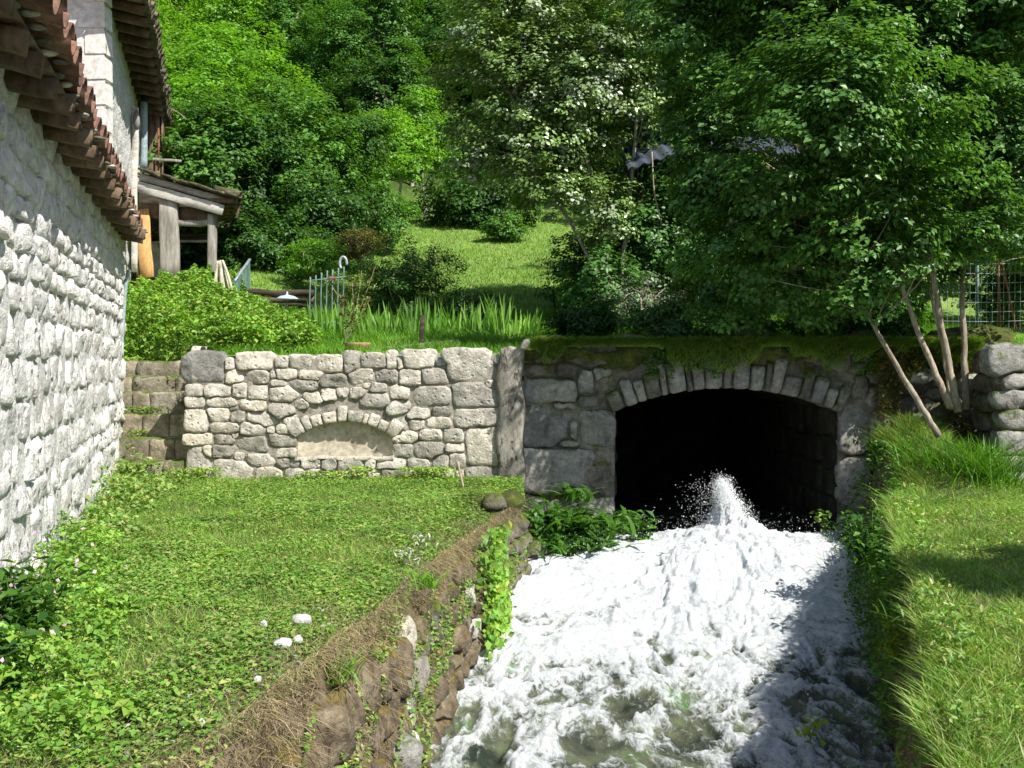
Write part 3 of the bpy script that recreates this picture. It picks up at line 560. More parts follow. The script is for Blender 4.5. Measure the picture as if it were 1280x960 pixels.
# ---- stone bridge with the arch
YB = 11.2
def bridge():
    t = thing('stone_bridge', (2.4, YB, .6), 'mossy stone arch bridge in tree shade that the white water bursts from', 'bridge')
    X0, X1 = at(770, 500, YB)[0], at(1047, 500, YB)[0]; zs = at(0, 516, YB)[2]; zc = at(0, 487, YB)[2]; cx = (X0 + X1) / 2; hw = (X1 - X0) / 2
    rr = (hw ** 2 + (zc - zs) ** 2) / (2 * (zc - zs)); c0 = zc - rr; a_s = math.asin(hw / rr)
    def opening(X, Y): return (np.abs(X - cx) < hw) & (((X - cx) ** 2 + (Y - c0) ** 2 < rr ** 2) | (Y < zs))
    vth = .42
    ring = lambda X, Y: opening(X, Y) | (((X - cx) ** 2 + (Y - c0) ** 2 < (rr + vth) ** 2) & (np.abs((X - cx) / (Y - c0)) < math.tan(a_s * 1.02)) & (Y > zs - .1))
    L = [(150,95,48,56),(168,143,84,38),(205,200,144,78),(250,150,64,42),(345,105,150,52),(300,180,48,64),(350,157,50,48),(310,233,62,36),(192,305,122,122),(330,305,104,112),(266,320,24,64),(250,352,66,24),(268,438,262,146),
         (240,245,70,22),(405,170,50,60),(370,218,76,70),(420,120,60,50),(405,225,30,40),(430,70,70,40),(180,110,60,30),(200,75,70,40),
         (500,95,72,45),(548,92,40,42),(600,82,60,40),(660,85,60,44),(720,80,60,40),(780,82,60,46),(840,85,60,44),(900,90,60,46),(960,112,82,40),(1030,105,60,60),(1090,100,60,60),(1140,145,84,80),(1090,190,44,60),(1150,215,90,60),(1085,130,40,40),
         (1070,315,94,134),(1070,470,96,160),(1145,300,70,84),(1150,395,80,86),(1140,480,64,90),(1070,590,94,90),(1150,570,70,90),
         (330,540,100,90),(230,545,90,90),(150,540,80,90)]
    for k in range(70):
        L.append((rng.uniform(1195, 1500), rng.uniform(70, 420), rng.uniform(36, 80), rng.uniform(26, 50)))
    sd = pxs(L, 600, 400, 2.2857, YB)
    keep = []
    for s in sd:
        if all((abs(s[0] - k[0]) / ((s[2] + k[2]) / 2)) ** 2 + (abs(s[1] - k[1]) / ((s[3] + k[3]) / 2)) ** 2 > .55 for k in keep) or len(keep) < 49: keep.append(s)
    fr = wall_frame(YB)
    for i, q in enumerate(star_cells(keep, ring, gap=.012)):
        x, z = q.mean(0)
        mt = M['grey_stone'] if (x < 1.3 and z < 2.3) or (3.6 < x < 4.05 and z < 2) or i in (0, 2, 5, 6) else M['mossy_stone']
        V, Fc = stone_geo(q, fr, .2, .032, .022, i + 400, .035); part('stone', V, Fc, mt, t, center=True)
    nv = 19; ed = np.linspace(math.pi / 2 + a_s * 1.03, math.pi / 2 - a_s * 1.03, nv + 1); ed[1:-1] += rng.normal(0, .009, nv - 1)
    for i in range(nv):
        q = wedge(ed[i], ed[i + 1], rr + .003, rr + vth * rng.uniform(.55, 1.0), (cx, c0), gap=.009); V, Fc = stone_geo(q, fr, .3, .045 + .03 * rng.random(), .016, i + 500, .03); part('arch_stone', V, Fc, M['grey_stone'] if i % 3 else M['mossy_stone'], t, center=True)
    # body of the bridge round the tunnel
    n = 20; an = np.linspace(math.pi / 2 + a_s, math.pi / 2 - a_s, n); arc = [(cx + math.cos(a) * (rr + .02), c0 + math.sin(a) * (rr + .02)) for a in an]
    xl, xr = at(655, 500, YB)[0], 6.4; zt = 2.56
    poly = [(xl, zt), (xl, -.3), (X0 - .02, -.3)] + arc + [(X1 + .02, -.3), (xr, -.3), (xr, zt)]
    V, Fc = prism(poly[::-1], YB + .03, YB + 7.0); part('body', V, Fc, M['wet_shaded_stone'], t, smooth=False)
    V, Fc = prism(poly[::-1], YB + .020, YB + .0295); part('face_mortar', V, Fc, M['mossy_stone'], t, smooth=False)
    V, Fc = box((cx, YB + 6.8, .9), (hw + .3, .2, 1.6)); part('tunnel_end', V, Fc, M['wet_shaded_stone'], t, smooth=False)
    # stones lining the passage, seen on the right reveal, shade put into their colour
    for side, xx in ((1, X1), (-1, X0)):
        s2 = [(y + .2, z + .17, .38 * rng.uniform(.8, 1.1), .32 * rng.uniform(.85, 1.1)) for y in np.arange(.12, 2.4, .4) for z in np.arange(.25, 1.8, .34)]
        for i, q in enumerate(star_cells(s2, gap=.012, A=14)):
            V, Fc = stone_geo(q, lambda u, v, w: np.stack([xx + .03 * side - w * side, YB + .02 + u, v], -1), .1, .05, .02, i + 600); part('lining_stone', V, Fc, M['wet_shaded_stone'], t, center=True)
    return t
bridge()

# ---- stairs beside the house
def stairs():
    t = thing('stone_stairs', (-4.15, 11.2, 1.1), 'worn mossy stone steps climbing between the white house and the niche wall', 'stairs')
    n = 6; z0 = 1.18; y = 11.02
    for k in range(n):
        zt = at(190, [577, 548, 518, 490, 470, 452][k], y)[2]; xl, xr = -4.78 - k * .07, -3.60 + .0 * k
        d = .32; m = 4 if k < 4 else 3; xs = np.sort(np.concatenate([[xl, xr], xl + (xr - xl) * (np.arange(1, m) / m + rng.normal(0, .05, m - 1))])); h = .27
        for a, b in zip(xs[:-1], xs[1:]):
            nx = 8; g = []; 
            prof = [(0, -h), (0, -.10), (0, -.03), (.012, -.008), (.04, 0), (.14, .002), (d + .1, 0)]
            for i_, xx in enumerate(np.linspace(a + .006, b - .006, nx)):
                for (py, pz) in prof: g.append((xx, y + py - .02 * math.sin(xx * 3 + k), zt + pz))
            g = np.array(g); nn = stk(fbm(g * 6 + k, 3), fbm(g * 6 + 9 + k, 3), fbm(g * 6 + 21, 3)); g = g + nn * np.array((.012, .06, .035)); p = len(prof)
            Q = [(i_ * p + j, (i_ + 1) * p + j, (i_ + 1) * p + j + 1, i_ * p + j + 1) for i_ in range(nx - 1) for j in range(p - 1)]
            part('step_stone', g, [np.array(Q), np.array([list(range(p)), [(nx - 1) * p + j for j in range(p)][::-1]])], M['step_stone'], t, center=True)
        y += d * (.85 if k < 5 else 1)
    V, Fc = prism([(-5.1, .8), (-3.58, .8), (-3.58, 1.1), (-5.1, 1.1)], 11.1, 12.9); part('footing', V, Fc, M['earth'], t, smooth=False)
    V, Fc = box((-4.4, 12.95, 1.7), (.85, .12, .80)); part('back_wall', V, Fc, M['earth'], t, smooth=False)
stairs()

# ------------------------------------------------------------------ houses
DI = np.array((-.290, .957, 0)); NO = np.array((.957, .290, 0)); O0 = np.array((-1.095, 0, 0)) * 1.0
def hw_(t, o, z):
    "point of the house frame: t metres along the front (t = 0 beside the camera), o metres out of it, height z"
    t, o, z = np.broadcast_arrays(np.asarray(t, float), np.asarray(o, float), np.asarray(z, float))
    return O0 + t[..., None] * DI + o[..., None] * NO + z[..., None] * np.array((0, 0, 1.))
def hbox(t0, t1, o0, o1, z0, z1, jit=0):
    c = hw_((t0 + t1) / 2, (o0 + o1) / 2, (z0 + z1) / 2); return box(c, ((t1 - t0) / 2, (o1 - o0) / 2, (z1 - z0) / 2), np.array([DI, NO, (0, 0, 1.)]), jit)
def halftile(L=.42, r0=.095, r1=.075, n=7, th=.012):
    V = []
    for s, rr in ((0, r0), (1, r1)):
        for k, e in ((0, 0), (1, th)):
            for a in np.linspace(0, math.pi, n): V.append((s * L, math.cos(a) * (rr - e), math.sin(a) * (rr - e)))
    V = np.array(V); g = lambda s, k, j: (s * 2 + k) * n + j
    Q = [(g(0, 0, j), g(1, 0, j), g(1, 0, j + 1), g(0, 0, j + 1)) for j in range(n - 1)] + [(g(0, 1, j), g(0, 1, j + 1), g(1, 1, j + 1), g(1, 1, j)) for j in range(n - 1)]
    Q += [(g(s, 0, j), g(s, 0, j + 1), g(s, 1, j + 1), g(s, 1, j)) if s == 0 else (g(s, 0, j), g(s, 1, j), g(s, 1, j + 1), g(s, 0, j + 1)) for s in (0, 1) for j in range(n - 1)]
    Q += [(g(0, 0, j), g(0, 1, j), g(1, 1, j), g(1, 0, j)) for j in (0, n - 1)]
    return V, np.array(Q)
TV, TQ = halftile()
ME_TILE = mesh('roof_tile', TV, TQ); ME_TILE.materials.append(M['tile'])
ME_TILE2 = mesh('roof_tile_old', TV, TQ); ME_TILE2.materials.append(M['tile_grey'])
def tile(parent, p, xdir, up, me, flip=False, s=1):
    "canal tile with its wide end at p, running along xdir"
    x = Vector(xdir).normalized(); z = Vector(up); y = z.cross(x).normalized(); z = x.cross(y)
    if flip: z = -z; y = -y
    m = Matrix((x, y, z)).transposed().to_4x4()
    o = bpy.data.objects.new('roof_tile', me); COL.objects.link(o); o.parent = parent
    o.matrix_local = Matrix.Translation(Vector(p) - Vector(wloc(parent))) @ m @ Matrix.Scale(s, 4); return o
def wall_grid(t0, t1, z0, z1, off, amp, mat, parent, name='wall', dt=.08, fs=3.):
    ts = np.arange(t0, t1 + dt, dt); zz = np.arange(z0, z1 + dt, dt); T, Z = np.meshgrid(ts, zz); O = off + amp * fbm(stk(T * fs, Z * fs, 8), 4, .6)
    n = len(ts); i = (np.arange(len(zz) - 1)[:, None] * n + np.arange(n - 1)).ravel()
    return part(name, hw_(T, O, Z).reshape(-1, 3), np.stack([i, i + 1, i + 1 + n, i + n], 1), mat, parent)
T1 = 12.42
def house_near():
    t = thing('stone_house', hw_(5, 0, .9), 'long whitewashed rubble stone house on the left under a low overhanging tiled eave', 'house')
    sd = []; z = .82; row = 0
    while z < 3.92:
        h = rng.uniform(.17, .245) if z < 2.9 else rng.uniform(.15, .2); x = 4.9 + rng.uniform(-.3, 0)
        while x < T1:
            w = rng.uniform(.22, .52) * (1 if z < 3 else .8); sd.append((x + w / 2, z + h / 2 + rng.normal(0, .014), w, h * rng.uniform(.85, 1.05))); x += w
        z += h
    sd = [s for s in sd if s[0] + s[2] / 2 < T1 + .12]
    print('near house stones', len(sd))
    sd.sort(key=lambda s: s[0]); fr = lambda u, v, w: hw_(u, w, v)
    cells = star_cells(sd, gap=.004, A=18, cap=1.5)
    big = len(sd) - 300; order = np.argsort([s[0] - 20 * (s[1] > 3.9) for s in sd]); far = []
    for k, i in enumerate(order):
        V, Fc = stone_geo(cells[i], fr if sd[i][1] < 2.95 else (lambda u, v, w: hw_(u, w + .016 * (w > -.05), v)), .1, .034, .022, i + 1000, .03)
        if k < 298: part('stone', V, Fc, M['wash_stone'], t, center=True)
        else: far.append((V, Fc))
    if far:
        V, Fc = join(*far); o = part('far_stones', V, Fc, M['wash_stone'], t); o['kind'] = 'stuff'
    wall_grid(.2, T1 + .02, .3, 3.98, .030, .026, M['wash_mortar'], t, 'wall')
    V, Fc = hbox(.2, T1, -5, -.05, .3, 3.9); part('inner_wall', V, Fc, M['wash_mortar'], t, smooth=False)
    # corner stones at the far end
    # eave: rafters, boards, two rows of tiles
    for k, x in enumerate(np.arange(1.5, T1, .42)):
        x += rng.normal(0, .03); V, Fc = beam(hw_(x, -.15, 3.97 + rng.normal(0, .008)), hw_(x + rng.normal(0, .01), .31 + rng.normal(0, .015), 3.90 + rng.normal(0, .01)), .085 + rng.normal(0, .012), .10, jit=.004); part('rafter', V, Fc, M['wood_brown'], t, center=True)
    for o in (-.02, .105, .23):
        for x0 in np.arange(1.2, T1 - .5, 1.9):
            V, Fc = beam(hw_(x0, o, 3.985 - .09 * o), hw_(min(x0 + 1.88, T1), o + rng.normal(0, .01), 3.985 - .09 * o), .115, .022, jit=.003, n=6); part('eave_board', V, Fc, M['wood_brown'], t, center=True)
    for k, x in enumerate(np.arange(1.5, T1 + .05, .205)):
        ov = np.interp(x, [4, 7, 12.4], [.43, .35, .28]) + rng.normal(0, .014); sl = .16
        pz = 4.03 + rng.normal(0, .006)
        xd = -NO + np.array((0, 0, sl)); tile(t, hw_(x, ov, pz + .06), xd, (0, 0, 1), ME_TILE, flip=True, s=1.05)
        tile(t, hw_(x + .1, ov - .03, pz + .055), xd, (0, 0, 1), ME_TILE, s=1.05)
        V = None
    # stone corbel course under the tiles, the pale ones stand in for sun glints
    for k, x in enumerate(np.arange(1.6, T1, .19)):
        V, Fc = rock(hw_(x + rng.normal(0, .02), .29 + rng.normal(0, .02), 3.99 + rng.normal(0, .012)), (.05, .04, .016), k + 900, 8, rough=.3, rot=.29); part('edge_glint_stone', V, Fc, M['mossy_stone'] if k % 3 else M['lime_stone'], t, center=True)
    P = [hw_(.8, .22, 4.075), hw_(T1 + .1, .22, 4.075), hw_(T1 + .1, -5, 5.0), hw_(.8, -5, 5.0)]; V = np.array(P + [q + np.array((0, 0, .06)) for q in P])
    part('roof', V, [np.array([(3, 2, 1, 0), (4, 5, 6, 7), (0, 1, 5, 4), (1, 2, 6, 5), (2, 3, 7, 6), (3, 0, 4, 7)])], M['tile'], t, smooth=False)
    # wall end
    V, Fc = hbox(T1 - .25, T1 + .03, -.3, .035, .9, 3.95, .008); part('corner_post', V, Fc, M['wash_mortar'], t, smooth=False)
house_near()

def house_far():
    A = -1.35 + 1.095   # offset of its side wall from the near front
    t0, t1 = 13.6, 20.2; t = thing('plastered_house', hw_(15, -.3, 2.6), 'tall white plastered house behind the low roof with a deep eave and downpipe', 'house')
    zt = 7.35; o = A * .957
    # gable facing the camera, with a rendered face
    c = hw_(t0, o, 0); n = 26; xs = np.linspace(c[0] - 6, c[0], n); zz = np.linspace(2.2, 1, 1)
    X, Z = np.meshgrid(np.linspace(c[0] - 6, c[0], 60), np.linspace(2.2, 10.5, 80)); Zt = np.minimum(Z, zt + .45 * (c[0] - X)); Yg = c[1] + .012 * fbm(stk(X * 4, Zt * 4, 3), 4)
    i = (np.arange(79)[:, None] * 60 + np.arange(59)).ravel(); part('gable_wall', np.stack([X, Yg, Zt], -1).reshape(-1, 3), np.stack([i, i + 1, i + 61, i + 60], 1), M['plaster'], t)
    wall_grid(t0, t1, 2.2, zt, o, .05, M['wash_mortar'], t, 'side_wall', .07, 6.)
    for k, z in enumerate(np.arange(2.5, zt - .2, .33)):      # quoins
        V, Fc = box(c + np.array((-.13 - .04 * (k % 2) + .012, .10, z + .15)), (.13 + .04 * (k % 2), .115, .14), jit=.004); part('quoin', V, Fc, M['plaster'], t, center=True, smooth=False)
    for k, x in enumerate(np.arange(t0 - .3, 25, .5)):
        V, Fc = beam(hw_(x, o - .1, zt + .03), hw_(x, o + .45, zt - .06), .1, .12); part('rafter', V, Fc, M['wood_brown'], t, center=True)
    for a in (0, .15, .3, .43):
        V, Fc = beam(hw_(t0 - .5, o + a, zt + .10 - .15 * a), hw_(25, o + a, zt + .10 - .15 * a), .14, .025, n=12); part('eave_board', V, Fc, M['wood_brown'], t, center=True)
    for x in np.arange(t0 - .5, 25, .21):
        xd = -NO + np.array((0, 0, .3)); p = hw_(x, o + .55 + rng.normal(0, .02), zt + .08); tile(t, p, xd, (0, 0, 1), ME_TILE2, flip=True, s=1.05); tile(t, p + DI * .1 + np.array((0, 0, .03)), xd, (0, 0, 1), ME_TILE2, s=1.05)
    P = [hw_(t0 - .5, o + .45, zt + .15), hw_(25.1, o + .45, zt + .15), hw_(25.1, o - 5.5, zt + 2.6), hw_(t0 - .5, o - 5.5, zt + 2.6)]; V = np.array(P + [q + np.array((0, 0, .08)) for q in P])
    part('roof', V, [np.array([(3, 2, 1, 0), (4, 5, 6, 7), (0, 1, 5, 4), (1, 2, 6, 5), (2, 3, 7, 6), (3, 0, 4, 7)])], M['tile_grey'], t, smooth=False)
    # timber loft at the back end: boards one by one
    for k, a in enumerate(np.arange(o - .02, o + .42, .11)):
        V, Fc = beam(hw_(t1 + .1, a, 4.9), hw_(t1 + .1, a, zt - .05), .105, .03, up=DI, n=8); part('board', V, Fc, M['wood_brown'], t, center=True)
    for k, x in enumerate(np.arange(t1 + .2, 25, .2)):
        V, Fc = beam(hw_(x, o + .40, 4.9), hw_(x, o + .40, zt - .05), .03, .19, up=DI, n=6); part('board', V, Fc, M['wood_brown'], t, center=True)
    # rails
    for z, l_ in ((6.35, .55), (5.52, .40)):
        p = hw_(t1 - .2, o + .1, z); V, Fc = beam(p, p + np.array((l_ + .15, 0, -.04)), .05, .05); part('rail', V, Fc, M['wood_grey'], t, center=True)
    p = at(198, 213, 19.3); q = at(198, 160, 19.3); V, Fc = tube([p, q], .018); part('pole', V, Fc, M['rust'], t, center=True)
    # downpipe: dark elbow above, pale pipe below
    a = at(186, 92, 18.6); b = at(181, 108, 18.4); c1 = at(180, 150, 18.2)
    V, Fc = tube(bez([at(197, 84, 18.8), a, b, at(179, 128, 18.2), c1]), .055, 10); part('pipe_elbow', V, Fc, M['pipe_dark'], t, center=True)
    V, Fc = tube(bez([at(180, 128, 18.15), at(180, 170, 18.15), at(180, 210, 18.15)], 5), .062, 10); part('downpipe', V, Fc, M['pipe'], t, center=True)
    for px, w in ((162, 5), (169, 8)):    # two boards standing at the corner
        p = at(px, 290, 17.0); q = at(px - (1 if w == 5 else 0), 128 if w == 5 else 135, 17.0); V, Fc = beam(p, q, w / F * 17, .05, up=(0, 1, 0), n=8); part('corner_board', V, Fc, M['wood_pale'], t, center=True)
    V, Fc = rock(at(171, 150, 16.7), (.08, .06, .18), 5, 8); part('bracket', V, Fc, M['wood_grey'], t, center=True)
house_far()

def porch():
    Y = 16.0; t = thing('open_porch', at(225, 345, Y), 'open timber lean-to porch with a mossy shingled roof above the leafy mound', 'porch')
    def bm(name, a, b, w, h, mat, up=(0, 0, 1), n=6): V, Fc = beam(a, b, w, h, up, n=n, jit=.005); part(name, V, Fc, mat, t, center=True)
    k = Y / F
    bm('fascia_board', at(172, 233, Y), at(279, 263, Y), .04, 13 * k, M['wood_pale'])
    bm('fascia_board', at(175, 221, Y + .1), at(282, 252, Y + .1), .04, 8 * k, M['wood_pale'])
    bm('roof_edge', at(176, 228, Y + .07), at(282, 257, Y + .07), .06, 4 * k, M['wood_dark'])
    bm('post', at(213, 352, Y + .1), at(212, 246, Y + .1), 23 * k, .12, M['wood_grey'], (0, 1, 0))
    bm('post', at(266, 352, Y + .15), at(265, 268, Y + .15), 10 * k, .12, M['wood_grey'], (0, 1, 0))
    bm('post', at(266, 340, Y + 2.4), at(266, 268, Y + 2.4), 10 * k, .12, M['wood_dark'], (0, 1, 0))
    bm('beam', at(222, 279, Y + .16), at(268, 279, Y + .16), .1, 7 * k, M['wood_grey'])
    bm('beam', at(175, 262, Y + .25), at(272, 272, Y + .25), .1, 18 * k, M['wood_brown'])
    bm('rail', at(190, 303, Y + .5), at(264, 301, Y + .5), .05, 3 * k, M['wood_grey'])
    bm('beam', at(190, 300, Y + 2), at(264, 297, Y + 2.), .1, 12 * k, M['wood_dark'])
    bm('plank', at(184, 347, Y - .1), at(178, 262, Y + .2), 17 * k, .03, M['wood_orange'], (0, 1, 0))
    bm('plank', at(173, 347, Y - .05), at(173, 268, Y + .2), 5 * k, .03, M['wood_brown'], (0, 1, 0))
    bm('corner_board', at(168, 340, Y - .3), at(168, 200, Y - .3), 7 * k, .05, M['wood_pale'], (0, 1, 0), 9)
    # shingles: three overlapping rows running back, each piece separate
    a0, a1 = at(174, 211, Y), at(299, 246, Y); n = 11
    for r in range(6):
        for j in range(n):
            p = a0 + (a1 - a0) * (j + .5) / n + DI * (.1 + r * .42) + rng.normal(0, .006, 3); d = (a1 - a0) / np.linalg.norm(a1 - a0); L = np.linalg.norm(a1 - a0) / n
            u = np.cross(d, (0, 1, 0)); u = u if u[2] > 0 else -u
            V, Fc = box(p + u * (.004 * (j % 2)), (L * .58, .23, .016), np.array([d, (0, 1, 0), u]) + rng.normal(0, .012, (3, 3)), .004); part('shingle', V, Fc, M['tile_grey'], t, center=True)
    # the right eave: rafters and the underside of the tiles
    for r in range(6):
        p = at(297, 246, Y) + DI * (.05 + r * .42) + (-.05, 0, -.05); V, Fc = beam(p, p + np.array((-.45, 0, -.02)), .07, .08); part('rafter', V, Fc, M['wood_brown'], t, center=True)
    for r in range(14):
        p = at(299, 247, Y) + DI * (.05 + r * .18) + (.02, 0, .02); tile(t, p, (-1, 0, .27), (0, 0, 1), ME_TILE2, flip=bool(r % 2), s=1.0)
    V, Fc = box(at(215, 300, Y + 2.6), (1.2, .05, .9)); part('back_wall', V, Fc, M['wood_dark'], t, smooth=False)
    V, Fc = rock(at(195, 330, Y + 1.2), (.12, .2, .35), 4, 12); part('stored_sack', V, Fc, M['plaster'], t, center=True)
porch()

# ------------------------------------------------------------------ trees
def crown_pts(ells, ncl, per, cr, seed=0, flat=.55, shell=.55):
    "leaf points in clumps spread through ellipsoids (cx, cy, cz, rx, ry, rz)"
    g = np.random.default_rng(seed); E = np.array(ells, float); vol = E[:, 3] * E[:, 4] * E[:, 5]; k = g.choice(len(E), ncl, p=vol / vol.sum())
    d = g.normal(0, 1, (ncl, 3)); d /= np.linalg.norm(d, axis=1)[:, None]; r = g.random(ncl) ** shell
    r *= 1 + .28 * fbm(d * 1.9 + seed * 5.1 + k[:, None] * 3., 3)
    C = E[k, :3] + d * r[:, None] * E[k, 3:6]; n = g.poisson(per, ncl); idx = np.repeat(np.arange(ncl), n)
    q = g.normal(0, 1, (len(idx), 3)); q /= np.linalg.norm(q, axis=1)[:, None]; q *= g.random((len(idx), 1)) ** .45
    s = cr * g.uniform(.55, 1.3, ncl)[idx][:, None]; P = C[idx] + q * s * np.array((1, 1, flat))
    P[:, 2] -= .22 * (q[:, 0] ** 2 + q[:, 1] ** 2) * s[:, 0]
    out = P - E[k[idx], :3]; out /= np.linalg.norm(out, axis=1)[:, None] + 1e-6; nn = out * .55 + q * .35 + np.array((0, 0, .75)); nn /= np.linalg.norm(nn, axis=1)[:, None]
    return P, nn, C
def limb_geo(C, stems, seed=0, r=.02, every=1):
    "boughs that reach from the stems to the leaf clumps"
    g = np.random.default_rng(seed + 99); ms = []; S_ = np.concatenate(stems)
    for c in C[::every]:
        d = np.linalg.norm((S_ - c) * (1, 1, .6), axis=1) + (S_[:, 2] > c[2] - .1) * 3; s = S_[d.argmin()]; L = np.linalg.norm(c - s)
        if L < .15 or L > 1.25 * max(1, r / .02): continue
        m = (s + c) / 2 + g.normal(0, .07 * L, 3) + np.array((0, 0, .06 * L)); ms.append(tube(bez([s, m, c], 4), np.linspace(r * min(1.4, .4 + L * .35), r * .25, 8 + 1 - 0)[:len(bez([s, m, c], 4))], 4, False))
    return join(*ms)
def windowed(P, nn, wins):
    "thin the leaves in front of something that shows through"
    keep = np.ones(len(P), bool); px = 640 + P[:, 0] / P[:, 1] * F; py = 450 - (P[:, 2] - EYE) / P[:, 1] * F
    for a, b, c, d, pr, ymax in wins: keep &= ~((px > a) & (px < b) & (py > c) & (py < d) & (P[:, 1] < ymax) & (rng.random(len(P)) < pr))
    return P[keep], nn[keep]
def tree(name, label, base, ells, ncl, per, cr, leaf, size, stems, bark, seed=0, group=None, wins=None, every=2, lr=.02, up=.75, ar=.7, cat='tree', flat=.55, shell=.55, droop=.2, stem_name='trunk'):
    t = thing(name, base, label, cat, group); P, nn, C = crown_pts(ells, ncl, per, cr, seed, flat, shell)
    if wins: P, nn = windowed(P, nn, wins)
    st = []
    for (pts, r0, r1) in stems:
        b = bez(pts, 6); b[1:-1] += np.random.default_rng(seed).normal(0, .002 + r0 * .06, b[1:-1].shape); st.append(b); V, Fc = tube(b, np.linspace(r0, r1, len(b)) * (1 + .08 * np.sin(np.arange(len(b)) * 2.1)), 9); part(stem_name, V, Fc, bark, t, center=True)
    if every: V, Fc = limb_geo(C, st, seed, lr, every); part('limbs', V, Fc, bark, t)
    V, Fc = leaves(P, size * rng.uniform(.6, 1.25, len(P)), up, ar, .14, nn, droop); part('crown', V, Fc, leaf, t)
    return t
SHED = [(788, 842, 182, 208, .85, 13.4), (886, 1008, 172, 194, .8, 13.4)]
# young poplar in the middle
b = at(770, 405, 14.6)
tree('poplar_tree', 'slender poplar with white leaf undersides, arching pale stems, right of the bright meadow', b,
     [(*at(665, 120, 14.4), 1.45, 1.1, 1.45), (*at(640, 10, 14.6), 1.25, 1.1, 1.0), (*at(755, 60, 14.4), 1.3, 1.0, 1.7), (*at(690, 225, 14.2), .95, .8, .6), (*at(595, 190, 14.5), .55, .6, .6), (*at(760, 260, 14.3), .65, .6, .75)],
     1000, 66, .22, L_['poplar'], .062, [([b, at(720, 290, 14.5), at(668, 215, 14.4), at(640, 120, 14.4)], .036, .01), ([b, at(745, 250, 14.4), at(712, 120, 14.4), at(700, 0, 14.5)], .04, .012), ([b, at(790, 220, 14.5), at(800, 60, 14.5)], .04, .015)], M['bark_pale'], 3, every=6, lr=.011, ar=.8)
# dark tree behind the shed, right of the poplar
b = at(850, 400, 15.0)
tree('dense_tree', 'dense dark tree between the poplar and the sheet roofed shed', b, [(*at(850, 110, 15.2), 1.4, .9, 1.8), (*at(930, 20, 15.2), 1.6, .9, 1.4), (*at(810, 280, 14.8), .8, .7, 1.1), (*at(750, 350, 14.2), .7, .6, .6), (*at(880, 300, 14.9), 1.0, .5, 1.1)],
     900, 62, .27, L_['near'], .075, [([b, at(860, 250, 15.7), at(870, 50, 15.8)], .1, .03), ([b, at(900, 250, 15.7), at(960, 30, 15.8)], .07, .02)], M['bark_dark'], 5, every=3)
# the coppiced tree that leans over the arch
b = at(1190, 540, 10.2)
tree('coppiced_tree', 'many stemmed coppiced tree with pale leaning stems at the right end of the bridge', b,
     [(*at(1100, 70, 10.7), 1.6, 1.1, 1.45), (*at(1130, 290, 10.6), 1.15, .7, .75), (*at(970, 290, 10.5), 1.1, .75, .9), (*at(900, 170, 10.8), .85, .8, 1.0), (*at(1250, 190, 10.6), 1.0, .9, 1.35), (*at(1000, -40, 10.2), 1.3, .9, .8), (*at(1250, -40, 10.4), 1.2, 1.0, 1.0), (*at(1000, 375, 10.7), .62, .4, .3), (*at(1085, 360, 10.0), .55, .35, .38), (*at(920, 385, 10.8), .55, .3, .26), (*at(1190, 290, 10.0), .7, .4, .4), (*at(860, 20, 10.6), .75, .7, .8), (*at(1050, 115, 9.3), 1.35, .55, .85), (*at(1110, 250, 9.7), 1.4, .35, .8), (*at(960, 215, 9.6), .7, .4, .6)],
     3100, 54, .20, L_['near'], .066,
     [([at(1174, 546, 9.9), at(1142, 492, 9.95), at(1110, 438, 10.0), at(1070, 366, 10.1), at(1010, 240, 10.3)], .034, .014), ([at(1188, 510, 10.2), at(1162, 448, 10.3), at(1134, 378, 10.4), at(1098, 270, 10.5), at(1050, 110, 10.6)], .036, .014),
      ([at(1198, 515, 10.3), at(1183, 440, 10.3), at(1167, 350, 10.3), at(1140, 190, 10.5), at(1120, 20, 10.5)], .042, .018), ([at(1208, 512, 10.4), at(1205, 420, 10.5), at(1204, 330, 10.5), at(1222, 160, 10.6), at(1245, -20, 10.6)], .036, .015),
      ([at(1190, 512, 10.5), at(1178, 430, 10.6), at(1162, 360, 10.6), at(1150, 260, 10.8)], .024, .01)],
     M['bark'], 11, wins=SHED + [(1208, 1262, 322, 420, .75, 13.3), (1115, 1235, 385, 560, .85, 13)], every=9, lr=.012, stem_name='stem')
# trees further back on the right
for (px, Y, pyb, els, nc, leaf, lab, sd) in [
    (1010, 18.5, 330, [(1010, 60, 2.2, 1.5, 2.6), (960, 230, 1.4, 1, 1.2)], 420, 'dark', 'dark tree behind the shed filling the view above its roof', 21),
    (1215, 17.5, 340, [(1215, 60, 2.0, 1.4, 2.4), (1250, 260, 1.5, 1, 1.1), (1120, 200, 1.1, 1, 1.4)], 460, 'mid', 'bushy tree behind the wire fence at the right edge', 22),
    (1340, 13.5, 400, [(1350, 60, 1.6, 1.4, 2.6), (1330, 280, 1.0, .9, .9)], 360, 'near', 'leafy tree reaching in from the right edge of the view', 23)]:
    b = at(px, pyb, Y)
    tree('broadleaf_tree', lab, b, [(*at(a, c, Y), r1, r2, r3) for a, c, r1, r2, r3 in els], nc, 58, .32, L_[leaf], .095, [([b, at(px + 15, pyb - 150, Y), at(px, -20, Y)], .11, .03)], M['bark_dark'], sd, every=3, group='trees right of the meadow')

